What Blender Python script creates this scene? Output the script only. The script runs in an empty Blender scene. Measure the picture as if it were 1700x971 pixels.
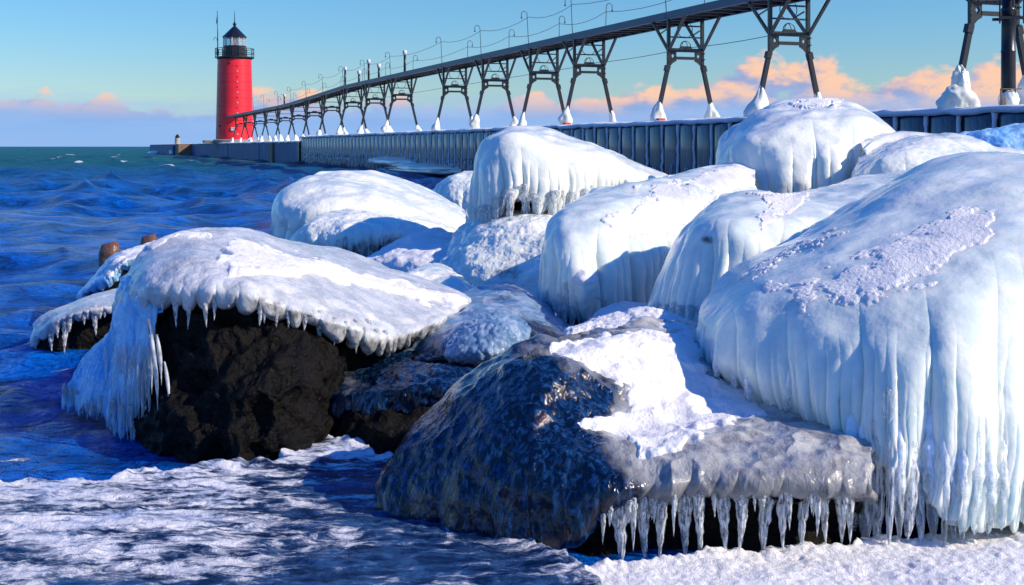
import bpy, math, random
import numpy as np
from math import radians, sin, cos, pi
random.seed(7)
S = bpy.context.scene
COL = S.collection

# ------------------------------------------------------------------ camera
H = 1.2                      # eye height above the water, metres
cam_d = bpy.data.cameras.new('camera')
cam_d.sensor_width = 36.0
cam_d.lens = 2000.0 / 1700.0 * 36.0
cam_d.shift_y = -242.5 / 1700.0
cam_d.clip_start = 0.05
cam_d.clip_end = 30000
cam = bpy.data.objects.new('camera', cam_d)
cam.location = (0, 0, H)
cam.rotation_euler = (radians(90), 0, 0)
COL.objects.link(cam)
S.camera = cam
# ------------------------------------------------------------------ exposure
S.view_settings.view_transform = 'Standard'
S.view_settings.look = 'None'
S.view_settings.exposure = 0.2
S.view_settings.gamma = 1.0
# ------------------------------------------------------------------ sun
SUN_EL = radians(31)
SUN_AZ = radians(107)        # clockwise from +Y (the view direction): low on the right, a little behind
sun_d = bpy.data.lights.new('sun', 'SUN')
sun_d.energy = 5.0
sun_d.angle = radians(0.5)
sun_d.color = (1.0, 0.87, 0.68)
sun = bpy.data.objects.new('sun', sun_d)
sun.rotation_euler = (pi / 2 - SUN_EL, 0, pi - SUN_AZ)
sun.location = (10, -3, 8)
COL.objects.link(sun)


# ------------------------------------------------------------------ node helpers
class NT:
    def __init__(s, tree):
        s.t = tree; s.n = tree.nodes; s.l = tree.links

    def new(s, typ, **kw):
        n = s.n.new(typ)
        for k, v in kw.items():
            setattr(n, k, v)
        return n

    def put(s, sock, v):
        if isinstance(v, bpy.types.NodeSocket):
            s.l.new(v, sock)
        elif v is not None:
            if hasattr(sock.default_value, '__len__') and hasattr(v, '__len__') and len(v) == 3 and len(sock.default_value) == 4:
                v = (*v, 1)
            sock.default_value = v

    def math(s, op, a, b=None, c=None, clamp=False):
        n = s.new('ShaderNodeMath', operation=op, use_clamp=clamp)
        for i, v in enumerate((a, b, c)):
            if v is not None: s.put(n.inputs[i], v)
        return n.outputs[0]

    def vmath(s, op, a, b=None):
        n = s.new('ShaderNodeVectorMath', operation=op)
        s.put(n.inputs[0], a)
        if b is not None: s.put(n.inputs[1], b)
        return n.outputs[0]

    def noise(s, vec, scale, detail=4, rough=0.55, dist=0.0):
        n = s.new('ShaderNodeTexNoise')
        s.put(n.inputs['Vector'], vec)
        n.inputs['Scale'].default_value = scale
        n.inputs['Detail'].default_value = detail
        n.inputs['Roughness'].default_value = rough
        n.inputs['Distortion'].default_value = dist
        return n.outputs['Fac']

    def ramp(s, fac, stops, interp='LINEAR'):
        n = s.new('ShaderNodeValToRGB')
        n.color_ramp.interpolation = interp
        el = n.color_ramp.elements
        while len(el) < len(stops): el.new(0.5)
        for e, (p, c) in zip(el, stops):
            e.position = p
            e.color = (c, c, c, 1) if not hasattr(c, '__len__') else (*c, 1)
        s.put(n.inputs[0], fac)
        return n.outputs[0]

    def mix(s, fac, a, b, blend='MIX'):
        n = s.new('ShaderNodeMix', data_type='RGBA', blend_type=blend)
        s.put(n.inputs[0], fac); s.put(n.inputs[6], a); s.put(n.inputs[7], b)
        return n.outputs[2]

    def smooth(s, v, lo, hi, a=0.0, b=1.0):
        n = s.new('ShaderNodeMapRange', interpolation_type='SMOOTHSTEP')
        s.put(n.inputs[0], v)
        n.inputs[1].default_value = lo; n.inputs[2].default_value = hi
        n.inputs[3].default_value = a; n.inputs[4].default_value = b
        return n.outputs[0]

    def mapping(s, vec, scale=(1, 1, 1), rot=(0, 0, 0), loc=(0, 0, 0)):
        n = s.new('ShaderNodeMapping')
        s.put(n.inputs[0], vec)
        n.inputs[1].default_value = loc
        n.inputs[2].default_value = rot
        n.inputs[3].default_value = scale
        return n.outputs[0]

    def bump(s, h, strength, dist, normal=None):
        n = s.new('ShaderNodeBump')
        s.put(n.inputs['Height'], h)
        n.inputs['Strength'].default_value = strength
        n.inputs['Distance'].default_value = dist
        if normal is not None: s.put(n.inputs['Normal'], normal)
        return n.outputs[0]


# ------------------------------------------------------------------ world: blue sky, cloud bank low on the horizon
W = bpy.data.worlds.new('World')
S.world = W
W.use_nodes = True
nt = NT(W.node_tree); W.node_tree.nodes.clear()
sky = nt.new('ShaderNodeTexSky', sky_type='NISHITA')
sky.sun_disc = False
sky.sun_elevation = SUN_EL
sky.sun_rotation = SUN_AZ
sky.air_density = 1.0; sky.dust_density = 0.2; sky.ozone_density = 4.0
tc = nt.new('ShaderNodeTexCoord')
sx = nt.new('ShaderNodeSeparateXYZ'); nt.put(sx.inputs[0], tc.outputs['Generated'])
elev = sx.outputs[2]
hz = nt.new('ShaderNodeCombineXYZ'); nt.put(hz.inputs[0], sx.outputs[0]); nt.put(hz.inputs[1], sx.outputs[1])
hn = nt.vmath('NORMALIZE', hz.outputs[0])
# pale cyan low down, pushed to a deeper blue overhead, out of view, to tint the shade
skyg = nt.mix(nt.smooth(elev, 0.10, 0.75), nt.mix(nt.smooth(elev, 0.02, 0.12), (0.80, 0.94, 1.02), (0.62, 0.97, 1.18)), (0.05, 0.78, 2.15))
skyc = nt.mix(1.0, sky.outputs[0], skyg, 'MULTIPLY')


def cloud_density(dx, dz):
    c = nt.new('ShaderNodeCombineXYZ')
    sp = nt.new('ShaderNodeSeparateXYZ'); nt.put(sp.inputs[0], hn)
    nt.put(c.inputs[0], nt.math('ADD', sp.outputs[0], dx)); nt.put(c.inputs[1], sp.outputs[1])
    nt.put(c.inputs[2], nt.math('MULTIPLY', nt.math('ADD', elev, dz), 1.9))
    big = nt.noise(c.outputs[0], 8.0, 2, 0.5)
    f = nt.noise(c.outputs[0], 26.0, 7, 0.55, 0.15)
    d = nt.math('ADD', nt.math('MULTIPLY', big, 0.75), nt.math('MULTIPLY', f, 0.55))
    # top of the bank: the density falls off with height, more cloud towards +x
    e2 = nt.math('ADD', elev, dz)
    top = nt.math('MULTIPLY', e2, -8.8)
    side = nt.math('ADD', nt.math('MULTIPLY', nt.math('ABSOLUTE', sp.outputs[0]), 0.17), nt.math('MULTIPLY', sp.outputs[0], 0.36))
    side = nt.math('ADD', side, nt.smooth(sp.outputs[0], 0.17, 0.30, 0.0, 0.05))
    return nt.math('ADD', nt.math('ADD', d, top), side)


d0 = cloud_density(0.0, 0.0)
d1 = cloud_density(0.012, 0.008)
body = nt.smooth(d0, 0.275, 0.35)
litr = nt.math('SUBTRACT', d0, d1)
low = nt.smooth(elev, 0.016, 0.045)
lit = nt.math('MULTIPLY', nt.smooth(litr, -0.05, 0.12), low)
K = 10.0
cl_shade = (0.28 * K, 0.34 * K, 0.60 * K)
cl_blue = (0.16 * K, 0.32 * K, 0.68 * K)
cl_peach = (0.90 * K, 0.55 * K, 0.38 * K)
shade_c = nt.mix(nt.smooth(elev, 0.008, 0.05), cl_blue, cl_shade)
cl_col = nt.mix(lit, shade_c, cl_peach)
# thin stratus veil just above the horizon
st_v = nt.new('ShaderNodeCombineXYZ')
sp2 = nt.new('ShaderNodeSeparateXYZ'); nt.put(sp2.inputs[0], hn)
nt.put(st_v.inputs[0], sp2.outputs[0]); nt.put(st_v.inputs[1], sp2.outputs[1]); nt.put(st_v.inputs[2], nt.math('MULTIPLY', elev, 9.0))
stn = nt.noise(st_v.outputs[0], 7.0, 5, 0.55)
veil = nt.smooth(nt.math('ADD', nt.math('MULTIPLY', stn, 0.055), nt.math('MULTIPLY', elev, -1.0)), -0.022, 0.012)
veil_col = nt.mix(stn, (0.18 * K, 0.40 * K, 0.78 * K), (0.34 * K, 0.49 * K, 0.77 * K))
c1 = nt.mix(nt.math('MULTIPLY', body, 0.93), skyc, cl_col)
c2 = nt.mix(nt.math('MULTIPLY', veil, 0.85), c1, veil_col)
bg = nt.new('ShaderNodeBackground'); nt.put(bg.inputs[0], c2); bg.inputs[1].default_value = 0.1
wo = nt.new('ShaderNodeOutputWorld'); nt.l.new(bg.outputs[0], wo.inputs[0])


# ------------------------------------------------------------------ materials
def mat(name):
    m = bpy.data.materials.new(name); m.use_nodes = True
    m.node_tree.nodes.clear()
    n = NT(m.node_tree)
    p = n.new('ShaderNodeBsdfPrincipled'); o = n.new('ShaderNodeOutputMaterial')
    n.l.new(p.outputs[0], o.inputs[0])
    tc = n.new('ShaderNodeTexCoord')
    return m, n, p.inputs, tc.outputs['Object']


def simple(name, col, rough=0.5, metal=0.0, bscale=30, bump=0.15, var=0.25, bd=0.01):
    m, n, p, co = mat(name)
    f = n.noise(co, bscale, 5)
    c = n.mix(f, tuple(x * (1 - var) for x in col), tuple(min(1, x * (1 + var)) for x in col))
    n.put(p['Base Color'], c); p['Roughness'].default_value = rough; p['Metallic'].default_value = metal
    n.put(p['Normal'], n.bump(f, bump, bd))
    return m


def ice_mat(name, clear, milky, sss=0.5, rough=0.22, stretch=0.25, bump=0.5, dark=(0.055, 0.048, 0.042), nscale=1.0):
    """milky glaze over stone; where the 'thin' attribute is high the dark stone shows through"""
    m, n, p, co = mat(name)
    v = n.mapping(co, (1, 1, stretch))
    f1 = n.noise(v, 9 * nscale, 4, 0.6)
    f2 = n.noise(v, 38 * nscale, 4, 0.6, 0.4)
    f3 = n.noise(co, 120 * nscale, 3, 0.6)
    base = n.mix(n.smooth(f1, 0.35, 0.65), clear, milky)
    a = n.new('ShaderNodeAttribute', attribute_name='thin')
    th = n.math('ADD', a.outputs['Fac'], n.math('MULTIPLY', n.math('SUBTRACT', f2, 0.5), 0.9))
    th = n.math('ADD', th, n.math('MULTIPLY', n.math('SUBTRACT', n.noise(co, 22 * nscale, 6, 0.65), 0.5), 1.0))
    th = n.smooth(th, 0.42, 0.98)
    dk = n.mix(n.noise(co, 60 * nscale, 5, 0.7), dark, tuple(min(1, x * 3.2) for x in dark))
    n.put(p['Base Color'], n.mix(th, base, dk))
    n.put(p['Subsurface Weight'], n.math('MULTIPLY', n.math('SUBTRACT', 1.0, th), sss))
    p['Subsurface Radius'].default_value = (0.35, 0.7, 1.0)
    p['Subsurface Scale'].default_value = 0.05
    p['IOR'].default_value = 1.31
    n.put(p['Roughness'], n.smooth(f3, 0.3, 0.7, rough * 0.7, rough * 1.7))
    p['Coat Weight'].default_value = 0.6; p['Coat Roughness'].default_value = 0.05; p['Coat IOR'].default_value = 1.31
    b1 = n.bump(f2, bump, 0.012 / nscale)
    b2 = n.bump(f3, bump * 0.6, 0.003 / nscale, b1)
    n.put(p['Normal'], b2); n.put(p['Coat Normal'], n.bump(n.noise(co, 75 * nscale, 3, 0.6), 0.5, 0.006 / nscale, b1))
    return m


M = {}
M['ice'] = ice_mat('milky_ice', (0.62, 0.71, 0.67), (0.80, 0.84, 0.75), bump=0.16, rough=0.13)
M['ice_far'] = ice_mat('white_ice', (0.72, 0.77, 0.70), (0.86, 0.86, 0.76), sss=0.4, nscale=0.5, stretch=0.4, bump=0.15, rough=0.15)
M['ice_shade_blue'] = ice_mat('shade_blue_ice', (0.16, 0.46, 0.80), (0.45, 0.72, 0.93), sss=0.4, rough=0.15, bump=0.5)  # blue ice whose colour also carries the blue of shade
M['ice_grey'] = ice_mat('grey_glaze_ice', (0.40, 0.43, 0.45), (0.62, 0.63, 0.64), sss=0.3, rough=0.18, stretch=0.6, bump=0.5)


M['slab_ice'] = ice_mat('thin_slab_ice', (0.10, 0.20, 0.34), (0.30, 0.40, 0.52), sss=0.2, rough=0.12, bump=0.4, stretch=0.6, dark=(0.010, 0.010, 0.012))


def glaze_mat():
    m, n, p, co = mat('dark_glazed_stone')
    a = n.new('ShaderNodeAttribute', attribute_name='thin')
    v = n.mapping(co, (1.0, 1.0, 0.30), rot=(0, radians(22), 0))
    f = n.noise(v, 58, 4, 0.55, 0.5)
    f2 = n.noise(v, 150, 2, 0.5, 0.3)
    g = n.noise(co, 14, 5, 0.6)
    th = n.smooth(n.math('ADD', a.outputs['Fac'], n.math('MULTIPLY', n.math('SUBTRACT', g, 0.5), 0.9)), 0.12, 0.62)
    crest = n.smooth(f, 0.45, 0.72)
    dark = n.mix(crest, (0.002, 0.006, 0.018), (0.012, 0.060, 0.17))  # blue sky highlights painted along the crests of the dark glaze
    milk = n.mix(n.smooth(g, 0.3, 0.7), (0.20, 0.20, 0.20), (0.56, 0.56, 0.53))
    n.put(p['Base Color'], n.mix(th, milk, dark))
    p['Roughness'].default_value = 0.12; p['IOR'].default_value = 1.31
    p['Coat Weight'].default_value = 0.8; p['Coat Roughness'].default_value = 0.05; p['Coat IOR'].default_value = 1.33
    n.put(p['Subsurface Weight'], n.math('MULTIPLY', n.math('SUBTRACT', 1.0, th), 0.3))
    p['Subsurface Scale'].default_value = 0.03
    b = n.bump(f, 0.6, 0.011); b = n.bump(f2, 0.25, 0.003, b)
    n.put(p['Normal'], b); n.put(p['Coat Normal'], b)
    return m


M['glaze'] = glaze_mat()


def rock_mat():
    m, n, p, co = mat('dark_wet_stone')
    f = n.noise(co, 9, 6, 0.65); f2 = n.noise(co, 55, 6, 0.7); g = n.noise(co, 3.0, 3)
    c = n.mix(n.smooth(f, 0.35, 0.75), (0.002, 0.002, 0.002), (0.008, 0.0065, 0.005))
    c = n.mix(n.math('MULTIPLY', n.smooth(f2, 0.64, 0.74), n.smooth(g, 0.45, 0.62)), c, (0.13, 0.085, 0.035))
    n.put(p['Base Color'], c)
    n.put(p['Roughness'], n.smooth(f, 0.3, 0.7, 0.22, 0.6)); p['Specular IOR Level'].default_value = 0.15
    b = n.bump(f, 0.9, 0.05); b = n.bump(f2, 0.9, 0.012, b)
    n.put(p['Normal'], b)
    return m


M['rock'] = rock_mat()


def snow_mat(name='snow', col=(0.93, 0.92, 0.90), sc=1.0):
    m, n, p, co = mat(name)
    f = n.noise(co, 60 * sc, 5, 0.7); g = n.noise(co, 300 * sc, 3, 0.7); h = n.noise(co, 9 * sc, 3)
    n.put(p['Base Color'], n.mix(h, tuple(x * 0.93 for x in col), col))
    p['Roughness'].default_value = 0.55
    p['Subsurface Weight'].default_value = 0.25; p['Subsurface Scale'].default_value = 0.01
    p['Subsurface Radius'].default_value = (0.5, 0.8, 1.0)
    g2 = n.noise(co, 150 * sc, 2, 0.6)
    b = n.bump(f, 0.5, 0.006 / sc); b = n.bump(g2, 0.9, 0.005 / sc, b); b = n.bump(g, 0.9, 0.003 / sc, b)
    n.put(p['Normal'], b)
    return m


M['snow'] = snow_mat()
M['snow_far'] = snow_mat('far_snow', (0.90, 0.90, 0.93), 0.25)


def icicle_mat():
    m, n, p, co = mat('clear_icicle')
    v = n.mapping(co, (1, 1, 1))
    f = n.noise(v, 3.0, 4, 0.6); r = n.noise(n.mapping(co, (0.3, 0.3, 14)), 1.6, 3, 0.6)
    s = n.noise(n.mapping(co, (1.5, 1.5, 2.5)), 2.2, 4, 0.6)
    n.put(p['Base Color'], n.mix(f, (0.80, 0.88, 0.93), (0.97, 0.98, 1.0)))
    n.put(p['Transmission Weight'], n.smooth(s, 0.38, 0.62, 0.35, 0.96))
    p['Roughness'].default_value = 0.03; p['IOR'].default_value = 1.31
    n.put(p['Normal'], n.bump(n.math('ADD', n.math('MULTIPLY', r, 0.8), n.math('MULTIPLY', f, 0.5)), 0.8, 0.006))
    return m


M['icicle'] = icicle_mat()


def column_mat():
    m, n, p, co = mat('milky_column_ice')
    r = n.noise(n.mapping(co, (0.3, 0.3, 16)), 1.6, 3, 0.6); f = n.noise(n.mapping(co, (1, 1, 4)), 2.0, 4, 0.6)
    sp = n.new('ShaderNodeSeparateXYZ'); n.put(sp.inputs[0], co)
    n.put(p['Base Color'], n.mix(f, (0.74, 0.86, 0.93), (0.95, 0.97, 1.0)))
    n.put(p['Transmission Weight'], n.smooth(n.math('ADD', n.math('MULTIPLY', sp.outputs[2], -0.9), n.math('MULTIPLY', n.math('SUBTRACT', f, 0.5), 1.3)), 0.25, 0.85, 0.05, 0.9))
    p['Roughness'].default_value = 0.08; p['IOR'].default_value = 1.31
    n.put(p['Normal'], n.bump(n.math('ADD', n.math('MULTIPLY', r, 0.7), n.math('MULTIPLY', f, 0.5)), 0.8, 0.006))
    return m


M['column'] = column_mat()


def slush_mat():
    m, n, p, co = mat('slushy_shore_ice')
    v = n.mapping(co, (0.75, 1.9, 1.0), rot=(0, 0, radians(-6)))
    f = n.noise(v, 3.2, 6, 0.6, 0.8); g = n.noise(co, 70, 5, 0.7); w = n.noise(v, 12, 5, 0.65, 0.5)
    a = n.new('ShaderNodeAttribute', attribute_name='thin')  # sets the slush tone, painted boulder shadow included
    k = n.smooth(n.math('ADD', n.math('ADD', f, n.math('MULTIPLY', n.math('SUBTRACT', w, 0.5), 1.25)), n.math('MULTIPLY', a.outputs['Fac'], 0.23)), 0.545, 0.84)
    c = n.mix(n.smooth(w, 0.35, 0.6), (0.34, 0.46, 0.70), (0.78, 0.78, 0.80))
    d = n.mix(n.smooth(w, 0.35, 0.65), (0.003, 0.012, 0.045), (0.035, 0.10, 0.24))
    n.put(p['Base Color'], n.mix(k, d, c))
    n.put(p['Roughness'], n.mix(k, (0.07,) * 3, (0.45,) * 3))
    p['IOR'].default_value = 1.31
    hh = n.math('ADD', n.math('MULTIPLY', k, n.math('ADD', 0.4, g)), n.math('MULTIPLY', w, 0.5))
    n.put(p['Normal'], n.bump(n.noise(co, 190, 3, 0.7), 0.8, 0.004, n.bump(hh, 0.8, 0.010)))
    return m


M['slush'] = slush_mat()


def water_mat():
    m, n, p, co = mat('lake_water')
    a = n.new('ShaderNodeAttribute', attribute_name='foam')
    f = n.noise(n.mapping(co, (1, 1.6, 1)), 7.0, 6, 0.62, 0.3); f2 = n.noise(n.mapping(co, (1, 1.5, 1)), 1.3, 4, 0.6, 0.3)
    foam = n.smooth(n.math('ADD', a.outputs['Fac'], n.math('MULTIPLY', n.math('SUBTRACT', f, 0.5), 0.8)), 0.55, 0.8)
    sy0 = n.new('ShaderNodeSeparateXYZ'); n.put(sy0.inputs[0], co)
    base = n.mix(n.smooth(f2, 0.35, 0.65), (0.001, 0.040, 0.22), (0.001, 0.145, 0.72))
    base = n.mix(n.smooth(sy0.outputs[1], 6.0, 95.0), base, (0.004, 0.11, 0.13))
    n.put(p['Base Color'], n.mix(foam, base, (0.85, 0.9, 0.92)))
    sy = n.new('ShaderNodeSeparateXYZ'); n.put(sy.inputs[0], co)
    off = n.smooth(sy.outputs[1], 6.0, 60.0, 0.12, 0.42)          # the open lake is rougher than the sheltered shore
    n.put(p['Roughness'], n.mix(foam, off, (0.6,) * 3)); p['IOR'].default_value = 1.33; p['Specular IOR Level'].default_value = 0.26
    f3 = n.noise(n.mapping(co, (1, 1.5, 1)), 0.30, 5, 0.6, 0.3)
    b = n.bump(f3, 0.7, 0.9); b = n.bump(f2, 1.0, 0.55, b); b = n.bump(f, 1.0, 0.13, b); b = n.bump(n.noise(n.mapping(co, (1, 1.4, 1)), 19.0, 3, 0.6, 0.4), 0.8, 0.035, b)
    n.put(p['Normal'], b)
    return m


M['water'] = water_mat()
M['iron'] = simple('black_painted_iron', (0.009, 0.011, 0.014), 0.35, 0.0, 20, 0.2, 0.5)
M['deck_iron'] = simple('slate_painted_beam', (0.055, 0.085, 0.12), 0.45, 0, 12, 0.15, 0.35)
M['plank'] = simple('snowy_walkway_plank', (0.86, 0.78, 0.80), 0.7, 0, 6, 0.2, 0.35)
M['red'] = simple('red_tower_paint', (0.80, 0.014, 0.030), 0.36, 0, 1.3, 0.25, 0.22, 0.04)
M['redlens'] = simple('red_lens_glass', (0.85, 0.05, 0.07), 0.2, 0, 8, 0.1, 0.2)
M['concrete'] = simple('weathered_concrete', (0.34, 0.29, 0.22), 0.8, 0, 3, 0.4, 0.3, 0.03)
M['brown'] = simple('brown_rusty_steel', (0.24, 0.15, 0.08), 0.7, 0, 3, 0.4, 0.45, 0.03)
M['redsteel'] = simple('red_foot_block', (0.55, 0.05, 0.03), 0.5, 0, 10, 0.2, 0.3)
M['wood'] = simple('icy_brown_timber', (0.15, 0.075, 0.045), 0.15, 0, 14, 0.8, 0.5, 0.03)
M['white'] = simple('white_enamel', (0.62, 0.62, 0.62), 0.4, 0, 10, 0.05, 0.05)


def glass_mat():
    m, n, p, co = mat('lantern_glass')
    p['Base Color'].default_value = (0.85, 0.92, 0.96, 1)
    p['Transmission Weight'].default_value = 0.85; p['Roughness'].default_value = 0.05; p['IOR'].default_value = 1.1
    n.put(p['Normal'], n.bump(n.noise(co, 3, 2), 0.05, 0.01))
    return m


M['glass'] = glass_mat()


def pile_mat():
    m, n, p, co = mat('iced_steel_piling')
    v = n.mapping(co, (1, 1, 0.22))
    f = n.noise(v, 5, 5, 0.6, 0.4); g = n.noise(v, 1.1, 3)
    o = n.new('ShaderNodeObjectInfo')
    c = n.mix(n.smooth(f, 0.3, 0.75), (0.004, 0.014, 0.036), (0.018, 0.075, 0.17))
    c = n.mix(n.math('MULTIPLY', o.outputs['Random'], 0.45), c, (0.012, 0.02, 0.03))
    n.put(p['Base Color'], c)
    p['Roughness'].default_value = 0.3
    p['Coat Weight'].default_value = 0.5; p['Coat Roughness'].default_value = 0.12
    n.put(p['Normal'], n.bump(f, 0.5, 0.05))
    return m


M['pile'] = pile_mat()


def icy_wall_mat():
    m, n, p, co = mat('ice_streaked_concrete')
    v = n.mapping(co, (1, 1, 0.12))
    f = n.noise(v, 2.2, 6, 0.65, 0.3)
    n.put(p['Base Color'], n.mix(n.smooth(f, 0.50, 0.75), (0.03, 0.11, 0.24), (0.18, 0.34, 0.52)))
    p['Roughness'].default_value = 0.55; p['Specular IOR Level'].default_value = 0.15
    n.put(p['Normal'], n.bump(f, 0.5, 0.06))
    return m


M['icywall'] = icy_wall_mat()


# ------------------------------------------------------------------ numpy noise
def _hash(ix, iy, iz, seed):
    h = (ix * 374761393 + iy * 668265263 + iz * 2147483647 + seed * 974634777) & 0xFFFFFFFF
    h = ((h ^ (h >> 13)) * 1274126177) & 0xFFFFFFFF
    h = (h ^ (h >> 16)) & 0xFFFFFFFF
    return h


def vnoise(P, seed=0):
    """smooth value noise, about -1..1"""
    P = np.asarray(P, dtype=np.float64)
    I = np.floor(P).astype(np.int64); F = P - I
    U = F * F * F * (F * (F * 6 - 15) + 10)
    out = 0
    for dx in (0, 1):
        wx = U[..., 0] if dx else 1 - U[..., 0]
        for dy in (0, 1):
            wy = U[..., 1] if dy else 1 - U[..., 1]
            for dz in (0, 1):
                wz = U[..., 2] if dz else 1 - U[..., 2]
                h = _hash(I[..., 0] + dx, I[..., 1] + dy, I[..., 2] + dz, seed)
                out = out + wx * wy * wz * (h / 2147483647.5 - 1.0)
    return out


def fbm(P, octv=4, seed=0, gain=0.5):
    a = 1.0; out = 0; P = np.asarray(P, dtype=np.float64)
    for o in range(octv):
        out = out + a * vnoise(P + 17.3 * o, seed + o * 13)
        P = P * 2.03; a *= gain
    return out


def worley(P, seed=0):
    P = np.asarray(P, dtype=np.float64)
    I = np.floor(P).astype(np.int64)
    best = np.full(P.shape[:-1], 9.0)
    for dx in (-1, 0, 1):
        for dy in (-1, 0, 1):
            for dz in (-1, 0, 1):
                c = I + np.array([dx, dy, dz])
                q = []
                for k in range(3):
                    q.append(c[..., k] + _hash(c[..., 0], c[..., 1], c[..., 2], seed + 5 * k) / 4294967296.0)
                d = sum((q[k] - P[..., k]) ** 2 for k in range(3))
                best = np.minimum(best, d)
    return np.sqrt(best)


def sstep(x, a, b):
    t = np.clip((x - a) / (b - a), 0, 1)
    return t * t * (3 - 2 * t)


# ------------------------------------------------------------------ object helpers
def tag(o, label=None, cat=None, group=None, kind=None):
    if label: o['label'] = label
    if cat: o['category'] = cat
    if group: o['group'] = group
    if kind: o['kind'] = kind
    return o


def thing(name, label, cat, loc, group=None, rotz=0.0):
    o = bpy.data.objects.new(name, None)
    o.location = loc; o.rotation_euler = (0, 0, rotz); o.empty_display_size = 0.1
    COL.objects.link(o)
    return tag(o, label, cat, group)


def raw_mesh(name, V, F, m, smooth=True, attrs=None):
    me = bpy.data.meshes.new(name)
    V = np.asarray(V, dtype=np.float32)
    if isinstance(F, np.ndarray):
        k = F.shape[1]
        me.vertices.add(len(V)); me.vertices.foreach_set('co', V.ravel())
        me.loops.add(F.size); me.loops.foreach_set('vertex_index', F.astype(np.int32).ravel())
        me.polygons.add(len(F)); me.polygons.foreach_set('loop_start', np.arange(0, F.size, k, dtype=np.int32))
        me.polygons.foreach_set('loop_total', np.full(len(F), k, dtype=np.int32))
        me.update(calc_edges=True)
    else:
        me.from_pydata([tuple(map(float, v)) for v in V], [], F)
        me.update()
    if smooth:
        me.polygons.foreach_set('use_smooth', np.ones(len(me.polygons), dtype=bool))
    if attrs:
        for k, a in attrs.items():
            at = me.attributes.new(k, 'FLOAT', 'POINT'); at.data.foreach_set('value', np.asarray(a, dtype=np.float32).ravel())
    if m is not None: me.materials.append(m)
    return me


def put(name, me, parent=None, loc=(0, 0, 0)):
    o = bpy.data.objects.new(name, me)
    o.location = loc
    COL.objects.link(o)
    if parent is not None: o.parent = parent
    return o


def mesh_obj(name, V, F, m, parent=None, smooth=True, attrs=None):
    V = np.asarray(V, dtype=np.float64)
    if parent is not None:
        V = V - np.array(parent.location); a_ = parent.rotation_euler.z
        if a_: V = V @ np.array([[cos(a_), -sin(a_), 0], [sin(a_), cos(a_), 0], [0, 0, 1]])
    return put(name, raw_mesh(name, V, F, m, smooth, attrs), parent)


def P3(px, py, Y):
    """a point seen at pixel (px,py) of the 1700 px wide photograph, Y metres ahead"""
    return np.array([(px - 850.0) * Y / 2000.0, Y, H - (py - 243.0) * Y / 2000.0])


def PX(V):
    Y = np.maximum(V[..., 1], 0.2)
    return 850 + 2000 * V[..., 0] / Y, 243 - 2000 * (V[..., 2] - H) / Y


def spline(T, P, t):
    """cubic Hermite through knots P (K,...) at T (K) with finite difference tangents"""
    T = np.asarray(T, float); P = np.asarray(P, float); t = np.asarray(t, float)
    K = len(T)
    sh = (slice(None),) + (None,) * (P.ndim - 1)
    d = (P[1:] - P[:-1]) / np.maximum(T[1:] - T[:-1], 1e-9)[sh]
    m = np.empty_like(P)
    m[0] = d[0]; m[-1] = d[-1]
    if K > 2:
        h0 = (T[1:-1] - T[:-2])[sh]; h1 = (T[2:] - T[1:-1])[sh]
        m[1:-1] = (d[:-1] * h1 + d[1:] * h0) / (h0 + h1)
    i = np.clip(np.searchsorted(T, t, side='right') - 1, 0, K - 2)
    h = (T[i + 1] - T[i]); s = (t - T[i]) / np.maximum(h, 1e-9)
    s = s[sh]; h = h[sh]
    return ((2 * s**3 - 3 * s**2 + 1) * P[i] + (s**3 - 2 * s**2 + s) * h * m[i]
            + (-2 * s**3 + 3 * s**2) * P[i + 1] + (s**3 - s**2) * h * m[i + 1])


def line3(pts, n):
    W_ = np.array([P3(*p) for p in pts])
    q = np.array([[p[0], p[1]] for p in pts], float)
    L = np.concatenate([[0], np.cumsum(np.linalg.norm(q[1:] - q[:-1], axis=1) + 1e-6)])
    return spline(L / L[-1], W_, np.linspace(0, 1, n))


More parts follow.
